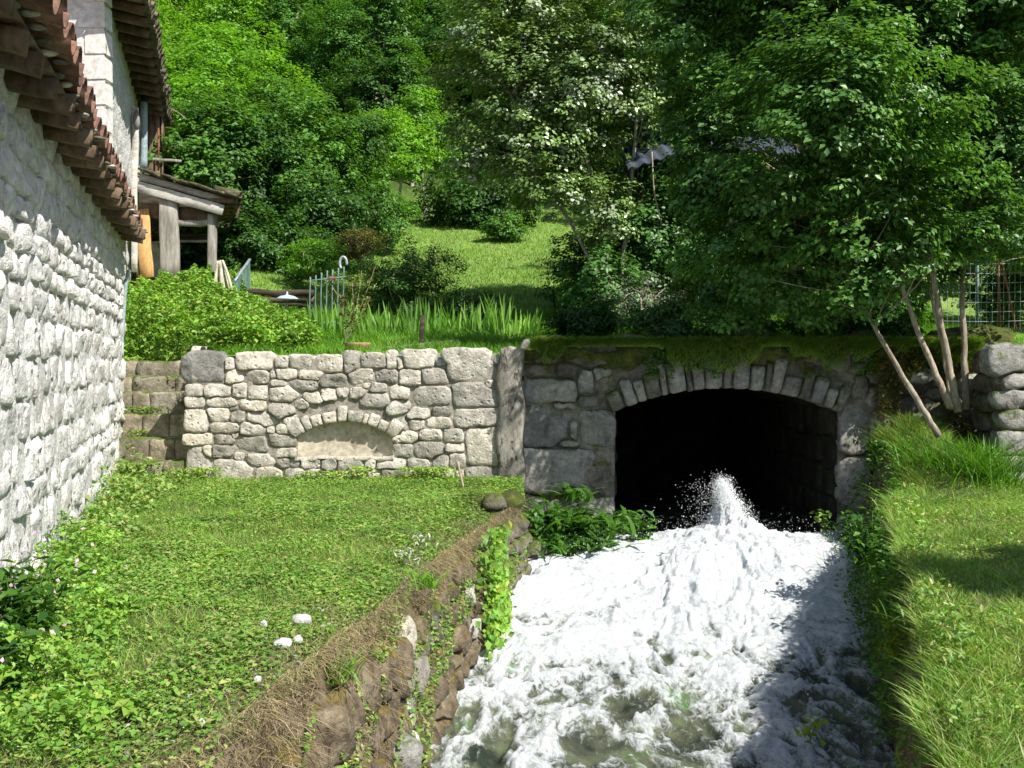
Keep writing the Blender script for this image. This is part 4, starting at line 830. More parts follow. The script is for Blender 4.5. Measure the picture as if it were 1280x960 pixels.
# hillside wood: a few kinds, copied
def proto(kind, seed):
    leaf, bark, size, lab = {'round': ('mid', 'bark', .135, ''), 'dark': ('dark', 'bark_dark', .13, ''), 'bright': ('bright', 'bark', .11, ''), 'tall': ('mid', 'bark_pale', .12, ''), 'light': ('bright', 'bark_pale', .12, '')}[kind]
    if kind in ('tall',): el = [(0, 0, 4.6, 1.3, 1.3, 2.0), (.5, .2, 3.0, 1.2, 1.1, 1.1), (-.5, -.3, 6.0, .8, .8, 1.0)]; nc = 230
    elif kind == 'light': el = [(0, 0, 3.3, 1.4, 1.3, 1.2), (.7, 0, 4.2, .9, .8, .9), (-.8, .2, 2.5, .8, .8, .6)]; nc = 220
    elif kind == 'bright': el = [(0, 0, 2.0, 2.3, 1.8, 1.8), (1.3, 0, 1.5, 1.3, 1.3, 1.2), (-1.2, .3, 3.0, 1.3, 1.1, 1.2)]; nc = 420
    else: el = [(0, 0, 2.7, 1.9, 1.8, 2.1), (.9, .3, 3.7, 1.1, 1.1, 1.1), (-1., -.2, 2.0, 1.2, 1.1, 1.3)]; nc = 330
    t = tree('hillside_tree', 'x', (0, 0, 0), el, nc, 46, .36, L_[leaf], size, [([(0, 0, -.4), (.08, 0, 1.0), (-.1, .1, 1.9), (.1, 0, 2.4 if kind == 'bright' else 3.6)], .10, .03), ([(.02, 0, .3), (.4, .1, 1.2), (.7, .2, 1.9 if kind == 'bright' else 3.0)], .055, .015)], M[bark], seed, every=6, lr=.02, flat=.6)
    return t
PR = {k: [proto(k, s) for s in ss] for k, ss in {'round': (31, 32), 'dark': (34,), 'bright': (36,), 'tall': (38,), 'light': (40,)}.items()}
used = set(); WOOD = []
def plant_tree(kind, px, Y, h, label, dz=-.15, rz=None, group='trees on the wooded hillside'):
    pr = random.choice(PR[kind]); c = pr if pr.name not in used else copy_tree(pr); used.add(pr.name)
    p = at(px, 300, Y); z = float(HU(p[0], Y)) + dz; c.location = (p[0], Y, z); s = h / {'tall': 7., 'light': 5.1, 'bright': 4.0}.get(kind, 4.8); c.scale = (s * random.uniform(.92, 1.1), s * random.uniform(.92, 1.1), s); c.rotation_euler = (0, 0, random.uniform(0, 6.28) if rz is None else rz)
    tag(c, label, 'tree', group); WOOD.append(c); return c
# named ones, which the photograph shows singly
for a in [('round', 245, 20.5, 3.7, 'leafy tree directly behind the porch roof'), ('dark', 310, 21.5, 3.7, 'dark leafy tree between the porch and the log stack'), ('round', 372, 22.5, 3.9, 'broad green tree behind the green gate'),
          ('dark', 424, 24, 3.6, 'dark tree behind the yellowish shrub'), ('light', 452, 26.5, 3.9, 'light green sapling left of the meadow top'), ('light', 500, 28.5, 3.8, 'light green sapling with thin trunk at the meadow corner'),
          ('light', 533, 30.5, 4.2, 'pale leaved tree beside the dark hollow above the meadow'), ('bright', 225, 30, 4.6, 'bright yellow green tree beside the timber loft'), ('bright', 290, 33, 4.6, 'vivid green bushy tree above the porch tree'),
          ('bright', 230, 38, 5.2, 'vivid green tree highest beside the roof edge'), ('round', 350, 31, 4.4, 'mid green tree in the middle of the left hillside'), ('tall', 425, 36, 6.6, 'thin tall tree with grey bare branches on the hillside'),
          ('tall', 480, 40, 8, 'pale trunked forked tree high on the hillside'), ('dark', 590, 37, 6, 'dark tree above the top of the meadow'), ('round', 650, 39, 5.5, 'tree behind the poplar above the meadow')]: plant_tree(*a)
back = 0
for row, (Y, h) in enumerate([(36, 5.2), (43, 6), (50, 6.8), (58, 7.6), (67, 8.5)]):
    n = 9 + row
    for k in range(n):
        px = 150 + (k + .5 * (row % 2)) * (560 if row < 1 else 900) / n + random.uniform(-14, 14)
        kd = random.choice(['round', 'dark', 'tall', 'round', 'light']) if px > 330 else random.choice(['bright', 'bright', 'round'])
        plant_tree(kd, px, Y + random.uniform(-2, 2), h * random.uniform(.85, 1.15), {'bright': 'one of the vivid green trees massed on the far left hillside', 'round': 'one of the full green trees massed on the far hillside', 'dark': 'one of the dark trees massed on the far hillside', 'tall': 'one of the thin tall trees massed on the far hillside', 'light': 'one of the light green trees massed on the far hillside'}[kd], group='far hillside %s trees' % {'bright': 'vivid green', 'round': 'full green', 'dark': 'dark', 'tall': 'thin tall', 'light': 'light green'}[kd])
for k, (px, Y, h) in enumerate([(930, 28, 6.5), (1020, 26, 6.5), (1120, 25, 6.5), (1200, 23, 6), (1290, 24, 6.5), (735, 34, 6), (800, 33, 7.5), (900, 34, 8), (1000, 34, 8.5), (1100, 33, 8.5), (1210, 34, 8.5), (1330, 33, 8), (1400, 22, 6)]):
    plant_tree('dark' if k % 2 else 'round', px, Y, h, 'one of the %s trees hidden behind the right hand foliage' % ('dark' if k % 2 else 'green'), group='%s trees behind the right foliage' % ('dark' if k % 2 else 'green'))
# a tree on the right bank beside the camera: its crown is outside the picture, its shade lies across the bank and the water
b = np.array((8.2, 2.8, 1.4))
tree('bank_tree', 'tree on the right bank whose crown shades the grass band and the water', b, [(6.7, 3.1, 5.6, 1.4, .75, .6), (7.6, 3.0, 5.8, 1.4, .75, .7), (8.9, 3.3, 5.3, 1.4, .8, 1.)], 1300, 60, .26, L_['near'], .105, [([b, (8.0, 2.9, 3.5), (7.5, 3.0, 5.8)], .12, .03)], M['bark'], 51, every=3)

# ------------------------------------------------------------------ bushes, herbs, plants
def bush(name, label, cat, px, py, Y, r, ncl, per, cr, leaf, size, seed, group=None, stems=5, flat=.7, droop=.2, up=.65, ar=.6):
    c = at(px, py, Y); b = c - (0, 0, r[2]); g = np.random.default_rng(seed)
    st = [([b, b + (g.normal(0, r[0] * .3), g.normal(0, r[1] * .3), r[2]), c + (g.normal(0, r[0] * .5), g.normal(0, r[1] * .4), r[2] * .4)], .012, .004) for k in range(stems)]
    return tree(name, label, b, [(*c, *r)], ncl, per, cr, leaf, size, st, M['bark'], seed, group, None, 3, .006, up, ar, cat, flat, .6, droop, 'stem')
bush('dark_bush', 'low dark spreading bush behind the row of iris', 'bush', 505, 350, 15.6, (1.15, .8, .68), 260, 60, .15, L_['dark'], .042, 61)
bush('dark_bush', 'small dark bush joining the iris row to the meadow', 'bush', 590, 385, 15.0, (.45, .5, .35), 80, 50, .12, L_['dark'], .04, 62)
bush('yellowish_shrub', 'pale yellow green shrub above the green metal gate', 'shrub', 392, 322, 17.4, (.62, .5, .36), 110, 55, .12, L_['bright'], .05, 63)
bush('yellowish_shrub', 'dull olive shrub with reddish tips behind the dark bush', 'shrub', 450, 305, 17.8, (.5, .5, .3), 80, 50, .12, L_['reddish'], .045, 64)
bush('understory_shrub', 'dark shrub under the poplar at the meadow edge', 'shrub', 735, 345, 15.2, (.75, .7, .75), 190, 55, .16, L_['dark'], .06, 65)
bush('understory_shrub', 'pale flowering shrub at the left foot of the dense tree', 'shrub', 800, 375, 13.9, (.65, .5, .42), 120, 50, .13, L_['silver'], .022, 66)
bush('understory_shrub', 'leafy shrub below the shed behind the bridge parapet', 'shrub', 905, 360, 13.2, (.75, .5, .5), 160, 50, .15, L_['near'], .06, 67)
bush('understory_shrub', 'green shrub under the coppiced tree near the wire fence', 'shrub', 1100, 380, 12.9, (.8, .6, .5), 150, 50, .15, L_['mid'], .06, 68)
bush('understory_shrub', 'bright shrub behind the wire fence at the right', 'shrub', 1265, 360, 14.6, (.8, .6, .8), 190, 50, .16, L_['mid'], .06, 69)
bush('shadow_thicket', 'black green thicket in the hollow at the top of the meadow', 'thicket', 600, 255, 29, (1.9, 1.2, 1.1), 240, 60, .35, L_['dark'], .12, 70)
for px, py, Y, r, lf, sd, lab in [(322, 322, 18.6, (1.5, .8, .95), 'dark', 81, 'dark leafy thicket behind the log stack'), (255, 318, 18.9, (1.0, .8, .9), 'mid', 82, 'green thicket just right of the porch'), (402, 290, 20.5, (1.3, .9, 1.1), 'dark', 83, 'dark thicket above the yellowish shrub'), (462, 268, 23.5, (1.1, .9, .9), 'mid', 84, 'leafy thicket left of the meadow below the saplings'), (350, 240, 23, (2.4, .9, 1.5), 'mid', 85, 'wide green thicket in the middle left above the dark ones')]:
    bush('hillside_thicket', lab, 'thicket', px, py, Y, r, int(150 * r[0] * r[2] + 110), 60, .24, L_[lf], .085, sd, 'thickets left of the meadow')
bush('sapling', 'small round sapling at the upper right of the meadow', 'bush', 632, 285, 26, (.6, .6, .36), 90, 50, .18, L_['mid'], .08, 71)

for k, (px, py, Y, rr_, lf, lab) in enumerate([(735, 402, 12.4, (.5, .3, .22), 'dark', 'dark low growth on the bridge top left of the green stake'), (835, 402, 12.0, (.6, .3, .24), 'near', 'leafy growth on the bridge top beside the green stake'), (930, 408, 11.9, (.55, .3, .2), 'mid', 'leafy growth over the crown of the arch'), (1035, 402, 11.9, (.6, .3, .25), 'near', 'leafy growth hanging over the right half of the arch'), (1110, 412, 11.7, (.4, .25, .2), 'dark', 'dark growth behind the leaning stem')]):
    bush('bridge_shrub', lab, 'shrub', px, py, Y, rr_, 120, 55, .12, L_[lf], .05, 120 + k, 'low growth on top of the bridge')
def scatter(n, fx, fy, mask=None, near=0):
    x = rng.uniform(*fx, n); y = rng.uniform(*fy, n)
    if near:                                   # denser towards the camera
        y = fy[0] + (fy[1] - fy[0]) * rng.random(n) ** near
    k = np.ones(n, bool) if mask is None else mask(x, y); return x[k], y[k]
def infront(x, y, pad=60): px = 640 + x / y * F; return (px > -pad) & (px < 1280 + pad)
def wallx(y): return O0[0] - .303 * y
def stuff(name, V, Fc, mat, label, cat):
    o = part(name, V, Fc, mat); tag(o, label, cat, None, 'stuff'); return o

def n2(x, y, s, k=0): return fbm(stk(x * s, y * s, k), 3)
# terrace lawn: creeping weeds, grass and bare dry strip along the bank wall
def lawn():
    edge = lambda x, y: XLt(y) - x
    m = lambda x, y: infront(x, y) & (edge(x, y) > -.02) & (x > wallx(y) - .02) & (y < 10.95)
    x, y = scatter(330000, (-4.6, .12), (3.1, 11.0), m, 1.25)
    dens = np.clip(.5 + 2.3 * n2(x, y, 1.6, 1) + .9 * n2(x, y, 5, 2), 0, 1) * sstep(.0, .5, edge(x, y) + .35 * n2(x, y, 2.2, 5)) * (.35 + .65 * sstep(3, 6, y)) + .05
    k = rng.random(len(x)) < dens; x, y = x[k], y[k]; z = terrace(x, y) + .008 + np.abs(rng.normal(0, .018, len(x))) * (1 + 1.2 * n2(x, y, 2, 7))
    V, Fc = leaves(np.stack([x, y, z], 1), rng.uniform(.018, .042, len(x)), .7, .6); stuff('lawn_weeds', V, Fc, L_['weed'], 'low clover and creeping weeds covering the terrace lawn', 'weeds')
    x, y = scatter(120000, (-4.6, .12), (3.1, 11.0), m, 1.15); k = rng.random(len(x)) < np.clip(.6 - 1.2 * n2(x, y, 1.6, 1), .1, 1) * sstep(-.05, .5, edge(x, y)) ; x, y = x[k], y[k]
    V, Fc = blades(np.stack([x, y, terrace(x, y)], 1), rng.uniform(.025, .085, len(x)) * (1 + .6 * n2(x, y, 3, 3)), .006, .9, 1); stuff('lawn_grass', V, Fc, L_['grass'], 'short sunlit grass of the terrace lawn', 'grass')
    x, y = scatter(60000, (-2.8, .12), (3.1, 9.5), lambda x, y: m(x, y) & (rng.random(len(x)) < .15 + .85 * sstep(.9, .1, edge(x, y) + .3 * n2(x, y, 2, 9))), 1.1)
    V, Fc = blades(np.stack([x, y, terrace(x, y) + .0], 1), rng.uniform(.02, .07, len(x)), .005, 1.6, 1); stuff('dry_grass', V, Fc, L_['dry'], 'matted dry grass along the edge above the bank wall', 'dry grass')
lawn()
# herbs along the foot of the house
def herbs():
    def band(n, y0, y1, wfun, hfun, size, mat, name, label, droop=.3):
        x, y = scatter(n, (-5, -.6), (y0, y1), lambda x, y: infront(x, y, 120) & (x > wallx(y) + .02) & (x - wallx(y) < wfun(y) + .18 * n2(x, y, 2.5, 4)), 1)
        d = (x - wallx(y)) / np.maximum(wfun(y), .05); h = hfun(y) * np.clip(1.1 - d, .12, 1) ** .6 * (1 + .5 * n2(x, y, 3.5, 6)); h = h * (.55 + .9 * np.clip(.5 + 1.6 * n2(x, y, 5.5, 16), 0, 1)); z = terrace(x, y) + h * (1 - rng.random(len(x)) ** 2.2)
        V, Fc = leaves(np.stack([x, y, z], 1), (.45 + 1.3 * rng.random(len(x)) ** 2.2) * (1 + .5 * n2(x, y, 3, 44)) * size, .55, .62, .15, None, droop); stuff(name, V, Fc, L_[mat], label, 'herbs')
    band(90000, 3.2, 7.4, lambda y: ip(y, [(3, .75), (5, .62), (6.5, .45), (7.4, .42)]), lambda y: ip(y, [(3, .22), (6.5, .18), (7.4, .14)]), .029, 'herb', 'wall_herbs', 'bright leafy herbs growing at the foot of the white house')
    band(26000, 7.4, 11.2, lambda y: ip(y, [(7.4, .42), (9, .55), (10.9, .8)]), lambda y: ip(y, [(7.4, .14), (10.5, .24)]), .042, 'weed', 'wall_herbs', 'leafy weeds between the white house and the stair foot', .5)
    # the mound behind the stairs
    n = 125000; x = rng.uniform(-5.6, -2.2, n); y = rng.uniform(11.55, 16.2, n); px = 640 + x / y * F
    right = ip(y, [(11.5, 392), (12.3, 398), (13.5, 372), (15, 318), (16, 290)]) + 20 * n2(x, y, 2, 3)
    k = (px > 152) & (px < right) & ~((x < -3.6) & (y < 12.6)); x, y = x[k], y[k]; b = np.maximum(HU(x, y), 2.5)
    z = b + (.08 + .20 * np.clip(.42 + 1.5 * n2(x, y, 2.6, 8), 0, 1) + .16 * np.clip(1.8 * n2(x, y, 7, 48), 0, 1)) * (1 - rng.random(len(x)) ** 2.5) + .02
    V, Fc = leaves(np.stack([x, y, z], 1), (.026 + .06 * rng.random(len(x)) ** 2), .52, .6, .15, None, .35); stuff('mound_herbs', V, Fc, L_['herb'], 'thick bright green herbs covering the mound above the niche wall', 'herbs')
    # weeds on the steps and at the wall foot
    P = []
    for (px, py, Y, w, h, n) in [(190, 478, 12.3, 40, .10, 900), (180, 512, 11.75, 30, .06, 350), (165, 462, 12.6, 12, .18, 500), (175, 540, 11.5, 14, .05, 120), (250, 596, 10.85, 26, .12, 500), (405, 598, 10.85, 30, .10, 600), (450, 592, 10.85, 12, .10, 260), (535, 600, 10.8, 30, .16, 1100), (590, 610, 10.7, 30, .08, 400), (165, 590, 11.0, 24, .12, 700)]:
        c = at(px, py, Y); q = rng.normal(0, 1, (n, 3)) * (w / F * Y * .6, .08, 0); q[:, 2] = (1 - rng.random(n) ** 1.8) * h - .03; P.append(c + q)
    P = np.concatenate(P); V, Fc = leaves(P, rng.uniform(.02, .05, len(P)), .6, .6, .15, None, .3); stuff('step_weeds', V, Fc, L_['weed'], 'small weeds sprouting on the steps and along the wall foot', 'weeds')
herbs()
# right bank grass
def right_grass():
    m = lambda x, y: infront(x, y) & (x > XRt(y) - .05) & ~((y > 10.0) & (x > 4.95))
    x, y = scatter(300000, (1.0, 6.2), (2.9, 11.1), m, 1.35)
    h = rng.uniform(.025, .085, len(x)) * (1 + .7 * n2(x, y, 1.8, 1)) * (1 + .7 * sstep(.35, 0, x - XRt(y))) * ip(y, [(3, .7), (6, 1)]) * (1 + .9 * sstep(9.3, 10, y))
    V, Fc = blades(np.stack([x, y, rbank(x, y) - .01], 1), h, .006, .9, 2, .7); stuff('bank_grass', V, Fc, L_['grass'], 'mown sunlit grass on the right hand bank', 'grass')
    x, y = scatter(60000, (1.0, 6.2), (2.9, 10), m, 1.2); k = n2(x, y, 1.3, 12) + .5 * sstep(.5, 0, x - XRt(y)) > .18; x, y = x[k], y[k]
    V, Fc = blades(np.stack([x, y, rbank(x, y)], 1), rng.uniform(.02, .07, len(x)), .006, 1.6, 1); stuff('bank_dry_grass', V, Fc, L_['dry'], 'straw coloured dead grass in patches on the right bank', 'dry grass')
    # long grass hanging over the edge
    n = 6500; y = rng.uniform(3.0, 10.6, n); x = XRt(y) + rng.normal(.08, .08, n); z = np.minimum(rbank(x, y), HL(x, y) + .03)
    k = rng.random(n) < .35 + .65 * sstep(-.2, .4, n2(x, y, 2, 5)); V, Fc = blades(np.stack([x, y, z], 1)[k], rng.uniform(.05, .17, k.sum()), .006, .9, 3, 1.0, (-.3, -.1, 0)); stuff('edge_grass', V, Fc, L_['grass'], 'long grass drooping over the edge of the right bank', 'grass')
    n = 5200; y = rng.uniform(6.0, 10.9, n); f = rng.random(n) ** (1 + 3 * sstep(8.6, 9.6, y)); x = XRt(y) + (XRw(y) - XRt(y)) * f - .02; z = rbank(XRt(y), y) * (1 - f) + (WZ(y) + .1) * f
    V, Fc = leaves(np.stack([x - np.abs(rng.normal(0, .07, n)), y, z], 1), rng.uniform(.025, .06, n), .55, .5, .15, None, .5); stuff('bank_leaves', V, Fc, L_['mid'], 'leafy growth covering the steep right bank above the water', 'plants')
right_grass()
# upper ground grasses
def right_weeds():
    n = 9000; y = rng.uniform(3.2, 10.2, n); e = np.clip(n2(y, 0 * y, 1.9, 61) + .32, 0, 1); x = XRt(y) + rng.normal(.0, .09, n); z = np.minimum(rbank(x, y), HL(x, y) + .05) + rng.random(n) ** 1.4 * .34 * e
    V, Fc = leaves(np.stack([x, y, z], 1)[e > .03], rng.uniform(.018, .05, int((e > .03).sum())), .5, .45, .15, None, .3); stuff('edge_weeds', V, Fc, L_['weed'], 'ragged weeds standing along the edge of the right bank', 'weeds')
    m = lambda x, y: infront(x, y) & (x > XRt(y) - .03)
    x, y = scatter(70000, (1.0, 6.2), (2.9, 10.6), m, 1.3); k = n2(x, y, 2.1, 77) > .02; x, y = x[k], y[k]
    V, Fc = leaves(np.stack([x, y, rbank(x, y) + .01 + np.abs(rng.normal(0, .018, len(x)))], 1), rng.uniform(.014, .036, len(x)), .65, .6); stuff('bank_clover', V, Fc, L_['weed'], 'clover and small weeds between the grass of the right bank', 'weeds')
right_weeds()
def upper_grass():
    x, y = scatter(85000, (-4.8, 6.5), (11.3, 15.6), lambda x, y: infront(x, y), 1.1); px = 640 + x / y * F; k = (px > 230) & (rng.random(len(x)) < np.clip(.65 + n2(x, y, 2, 3), .1, 1)); x, y = x[k], y[k]
    V, Fc = blades(np.stack([x, y, HU(x, y) - .01], 1), rng.uniform(.05, .17, len(x)) * (1 + .4 * (x > 3)), .010, .8, 2); stuff('border_grass', V, Fc, L_['lush'], 'lush grass on top of the bridge and round the flower bed', 'grass')
    x, y = scatter(130000, (-9, 4), (15.5, 34), lambda x, y: (640 + x / y * F > 250) & (640 + x / y * F < 860), 1.3)
    V, Fc = blades(np.stack([x, y, HU(x, y) - .01], 1), rng.uniform(.03, .10, len(x)), .022, .8, 1); stuff('meadow_grass', V, Fc, L_['grass'], 'bright mown grass of the sloping meadow', 'grass')
upper_grass()
# turf and moss hanging over the top of the bridge
def bridge_turf():
    xs = np.linspace(at(652, 430, YB)[0], 5.6, 240); pr = [(-.05, -.24), (-.10, -.16), (-.12, -.09), (-.14, -.02), (-.11, .05), (-.03, .10), (.1, .12), (.3, .10), (.8, .05)]; V = []
    for x in xs:
        nz_ = float(fbm(np.array([x * 2.2, 0, 0]), 3)); lo = max(0, float(fbm(np.array([x * 4.5, 7, 0]), 3)) + .35)
        for k, (dy, dz) in enumerate(pr): V.append((x, YB + dy * (.7 + .8 * nz_ + .3), 2.62 + .08 * nz_ + dz * (.35 + .5 * lo if dz < 0 else 1 + 2.5 * nz_)))
    V = np.array(V); V += .075 * stk(fbm(V * 6, 4, .7), fbm(V * 6 + 5, 4, .7), fbm(V * 6 + 9, 4, .7)); n = len(pr)
    Q = [(i * n + j, (i + 1) * n + j, (i + 1) * n + j + 1, i * n + j + 1) for i in range(239) for j in range(n - 1)]
    o = part('moss_turf', V, np.array(Q), M['moss']); tag(o, 'thick moss and turf capping the top of the stone bridge', 'moss', None, 'stuff')
    m = 22000; x = rng.uniform(.2, 5.2, m); lo = np.clip(1.8 * fbm(stk(x * 2.5, 7 + 0 * x, 0 * x), 4, .7) + .3, 0.05, 1); z = 2.66 - rng.random(m) ** 1.3 * .30 * lo
    d = -.14 - .12 * rng.random(m); z = np.where(rng.random(m) < .5, 2.66 + .06 * rng.random(m), z); V, Fc = blades(np.stack([x, YB + d, z], 1), rng.uniform(.04, .15, m), .008, 1.2, 2, 1.4, (0, -.7, 0)); V2, F2 = V, Fc
    stuff('bridge_grass', V, Fc, L_['grass'], 'grass and moss strands hanging over the top of the bridge', 'grass')
    m = 9000; x = rng.uniform(.1, 5.4, m); z = 2.74 - rng.random(m) ** 1.5 * .45; k = fbm(stk(x * 3, z * 2, 0), 3) > .05; V, Fc = leaves(np.stack([x, YB - .1 - .06 * rng.random(m), z], 1)[k], rng.uniform(.02, .045, k.sum()), .5, .7, .15, None, .5)
    stuff('bridge_creeper', V, Fc, L_['mid'], 'small leaved creeper hanging from the top of the bridge', 'creeper')
    m = 9000; x = rng.uniform(4.05, 5.6, m); z = rng.uniform(1.2, 2.6, m); k = fbm(stk(x * 2.4, z * 2.4, 4), 3) > -.1; V, Fc = leaves(np.stack([x, YB - .12 - .15 * rng.random(m), z], 1)[k], rng.uniform(.025, .06, k.sum()), .45, .6, .15, None, .5)
    stuff('bridge_creeper', V, Fc, L_['reddish'], 'straggling plants over the rubble right of the arch', 'creeper')
bridge_turf()

# ------------------------------------------------------------------ the bank wall on the left of the river
def bankwall():
    t = thing('bank_wall', (-.5, 6.5, 0), 'crumbling rubble bank wall under dry grass and moss left of the water', 'wall')
    def fr(u, v, w):       # u: depth y, v: height share 0..1
        yy = np.minimum(u, 9.36); f = np.clip(1 - v, 0, 1); xx = XLt(yy) + (XLw(yy) + .1 - XLt(yy)) * f; zz = WZ(yy) - .1 + (1.14 - WZ(yy) + .1) * v
        w = w + .012; return np.stack([xx + w, yy - w * .15, zz], -1)
    sd = []
    for v0 in np.arange(.0, .78, .13):
        y = 4.0
        while y < 9.25: w = rng.uniform(.14, .36); sd.append((y + w / 2, v0 + .07 + rng.normal(0, .02), w, .13 * rng.uniform(.8, 1.3))); y += w * rng.uniform(1, 1.25)
    for i, q in enumerate(star_cells(sd, gap=.002, A=18, cap=1.6)):
        if rng.random() < .06: continue
        V, Fc = stone_geo(q * (1, 1), fr, .1, .03, .035, i + 2000, .05); y_, v_ = q.mean(0)
        pale = abs(y_ - (5.75 + (v_ - .6) * .5)) < .17 and v_ > .25 or rng.random() < .06
        part('stone', V, Fc, M['lime_stone'] if pale else (M['mossy_stone'] if y_ > 8.5 or rng.random() < .12 else M['bank_stone']), t, center=True)
    # mossy end corner
    for k, (x, y, z, r) in enumerate([(-.02, 9.2, 1.18, .15), (.02, 9.3, .98, .14), (.05, 9.32, .78, .13), (.0, 9.1, .68, .13), (-.16, 9.05, 1.2, .12)]):
        V, Fc = rock((x, y, z), (r, r, r * .75), 70 + k, 14); part('stone', V, Fc, M['mossy_stone'] if k != 0 else M['moss'], t, center=True)
    V, Fc = beam((-.93, 5.15, .44), (-.52, 5.35, .36), .20, .16, jit=.012, n=7); part('squared_stone', V, Fc, M['grey_stone'], t, center=True)
M['bank_stone'] = surface('earthy bank stone', [(.08, .062, .04), (.17, .135, .09), (.30, .25, .18)], dirt=(.04, .028, .016), moss=(.10, .075, .018), scale=6, bump=1., bscale=24, bdist=.04, moss_at=(.62, .74))
bankwall()
def bank_cover():
    n = 34000; y = rng.uniform(3.2, 9.25, n); f = rng.random(n) ** 2.4; x = XLt(y) + (XLw(y) + .1 - XLt(y)) * f + .02; z = 1.15 + (WZ(y) - 1.15) * f
    k = (n2(x * 2, y, 2.2, 21) + .9 * (.4 - f) > .0) & (rng.random(n) < .5); V, Fc = blades(np.stack([x, y, z], 1)[k], rng.uniform(.02, .085, k.sum()), .0045, 1.6, 2, 1.2, (.2, -.1, -.35))
    stuff('bank_dry_grass', V, Fc, L_['dry'], 'dead grass and roots hanging down the bank wall', 'dry grass')
    n = 9000; y = rng.uniform(3.3, 9.2, n); f = rng.random(n); x = XLt(y) + (XLw(y) + .1 - XLt(y)) * f + .05; z = 1.15 + (WZ(y) - 1.15) * f; k = n2(x * 2, y + f * 3, 1.7, 31) > .13
    V, Fc = leaves(np.stack([x, y, z], 1)[k], rng.uniform(.018, .04, k.sum()), .6, .6); stuff('bank_weeds', V, Fc, L_['weed'], 'tufts of green weeds rooted in the bank wall', 'weeds')
    n = 1800; x, y = scatter(n, (-2.6, -.3), (3.4, 7.5), lambda x, y: (XLt(y) - x > 0) & (XLt(y) - x < .6)); V = []
    ms = []
    for k in range(240):
        j = rng.integers(len(x)); ms.append(rock((x[j], y[j], float(terrace(x[j], y[j])) + .004), np.array((1, .8, .6)) * rng.uniform(.006, .02), k, 6))
    V, Fc = join(*ms); stuff('gravel', V, Fc, M['lime_stone'], 'scattered small white pebbles on the bare strip', 'gravel')
bank_cover()

# ------------------------------------------------------------------ single plants
def iris(px, Y, n, h, label):
    c = at(px, 418, Y); c[2] = float(HU(c[0], Y)); t = thing('iris_clump', c, label, 'plant', 'sword leaved plants in a row on the flower bed')
    q = rng.normal(0, 1, (n, 2)) * (.13, .07); P = np.stack([c[0] + q[:, 0], c[1] + q[:, 1], np.full(n, c[2])], 1)
    V, Fc = blades(P, rng.uniform(.45, 1, n) * h, .032, .32, 4, .35); part('foliage', V, Fc, L_['iris'], t)
names = ['behind the green gate', 'right of the gate beside the rose', 'left of the thin dark post', 'just right of the thin dark post', 'fourth from the right end of the row', 'third from the right end of the row', 'second from the right end of the row', 'at the right end of the row']
for (px, Y, n, h), nm in zip([(408, 13.6, 34, .5), (440, 13.4, 46, .56), (478, 13.5, 40, .5), (530, 13.4, 44, .6), (556, 13.6, 30, .52), (590, 13.5, 40, .5), (622, 13.5, 56, .64), (662, 13.6, 40, .45)], names):
    iris(px, Y, n, h, 'clump of pale green sword leaves ' + nm)
def frond(base, d, L, w, n=13):
    "a fern frond: arching midrib and two rows of leaflets"
    ts = np.linspace(0, 1, n); d = np.asarray(d, float); out = d * (1, 1, 0); out /= np.linalg.norm(out) + 1e-6; s = np.array((-out[1], out[0], 0)); P = base + np.outer(ts * L, out) * (.35 + .65 * ts[:, None]) + np.outer(L * (1.35 * d[2] * ts - 1.15 * ts ** 2.2), (0, 0, 1)); V, Q = [], []
    for i in range(1, n):
        ww = w * math.sin(math.pi * min(1, (ts[i] * .92 + .08))) ** .7; tg = P[i] - P[i - 1]
        for sg in (-1, 1):
            k = len(V); V += [P[i - 1], P[i - 1] * .45 + P[i] * .55 + s * sg * ww * .55 + (0, 0, .006), P[i] + s * sg * ww + tg * .5 - (0, 0, .35 * ww), P[i]]; Q.append((k, k + 1, k + 2, k + 3))
    return np.array(V), np.array(Q)
def fern(c, n, L, label, leaf='fern', group='ferns at the foot of the bridge', wide=.05):
    t = thing('fern_clump', c, label, 'fern', group); ms = []
    for k in range(n):
        a = rng.uniform(0, 6.28); ms.append(frond(np.array(c) + rng.normal(0, .03, 3) * (1, 1, .2), (math.cos(a), math.sin(a), rng.uniform(.7, 1.3)), L * rng.uniform(.6, 1.1), wide * rng.uniform(.7, 1.1)))
    V, Fc = join(*ms); part('fronds', V, Fc, L_[leaf], t)
    q = rng.normal(0, 1, (n, 2)) * .12; P = np.stack([c[0] + q[:, 0], c[1] + q[:, 1], np.full(n, c[2])], 1); V, Fc = blades(P, rng.uniform(.6, 1.1, n) * L, .05, 1.0, 5, 1.3, (0, -.35, 0)); part('strap_leaves', V, Fc, L_['mid'], t)
for px, py, Y, n, L, nm in [(705, 672, 10.2, 60, .52, 'large fern clump against the left pier of the arch'), (755, 668, 10.3, 44, .45, 'fern clump just left of the arch opening'), (676, 660, 10.1, 40, .42, 'fern clump at the mossy corner of the bank wall'), (735, 694, 9.85, 40, .36, 'low fern clump at the water edge'), (680, 692, 9.75, 30, .32, 'lowest fern clump between the bank corner and the water'), (715, 625, 10.9, 24, .3, 'small fern sprouting from the base of the left pier')]:
    fern(at(px, py, Y), n, L, nm)
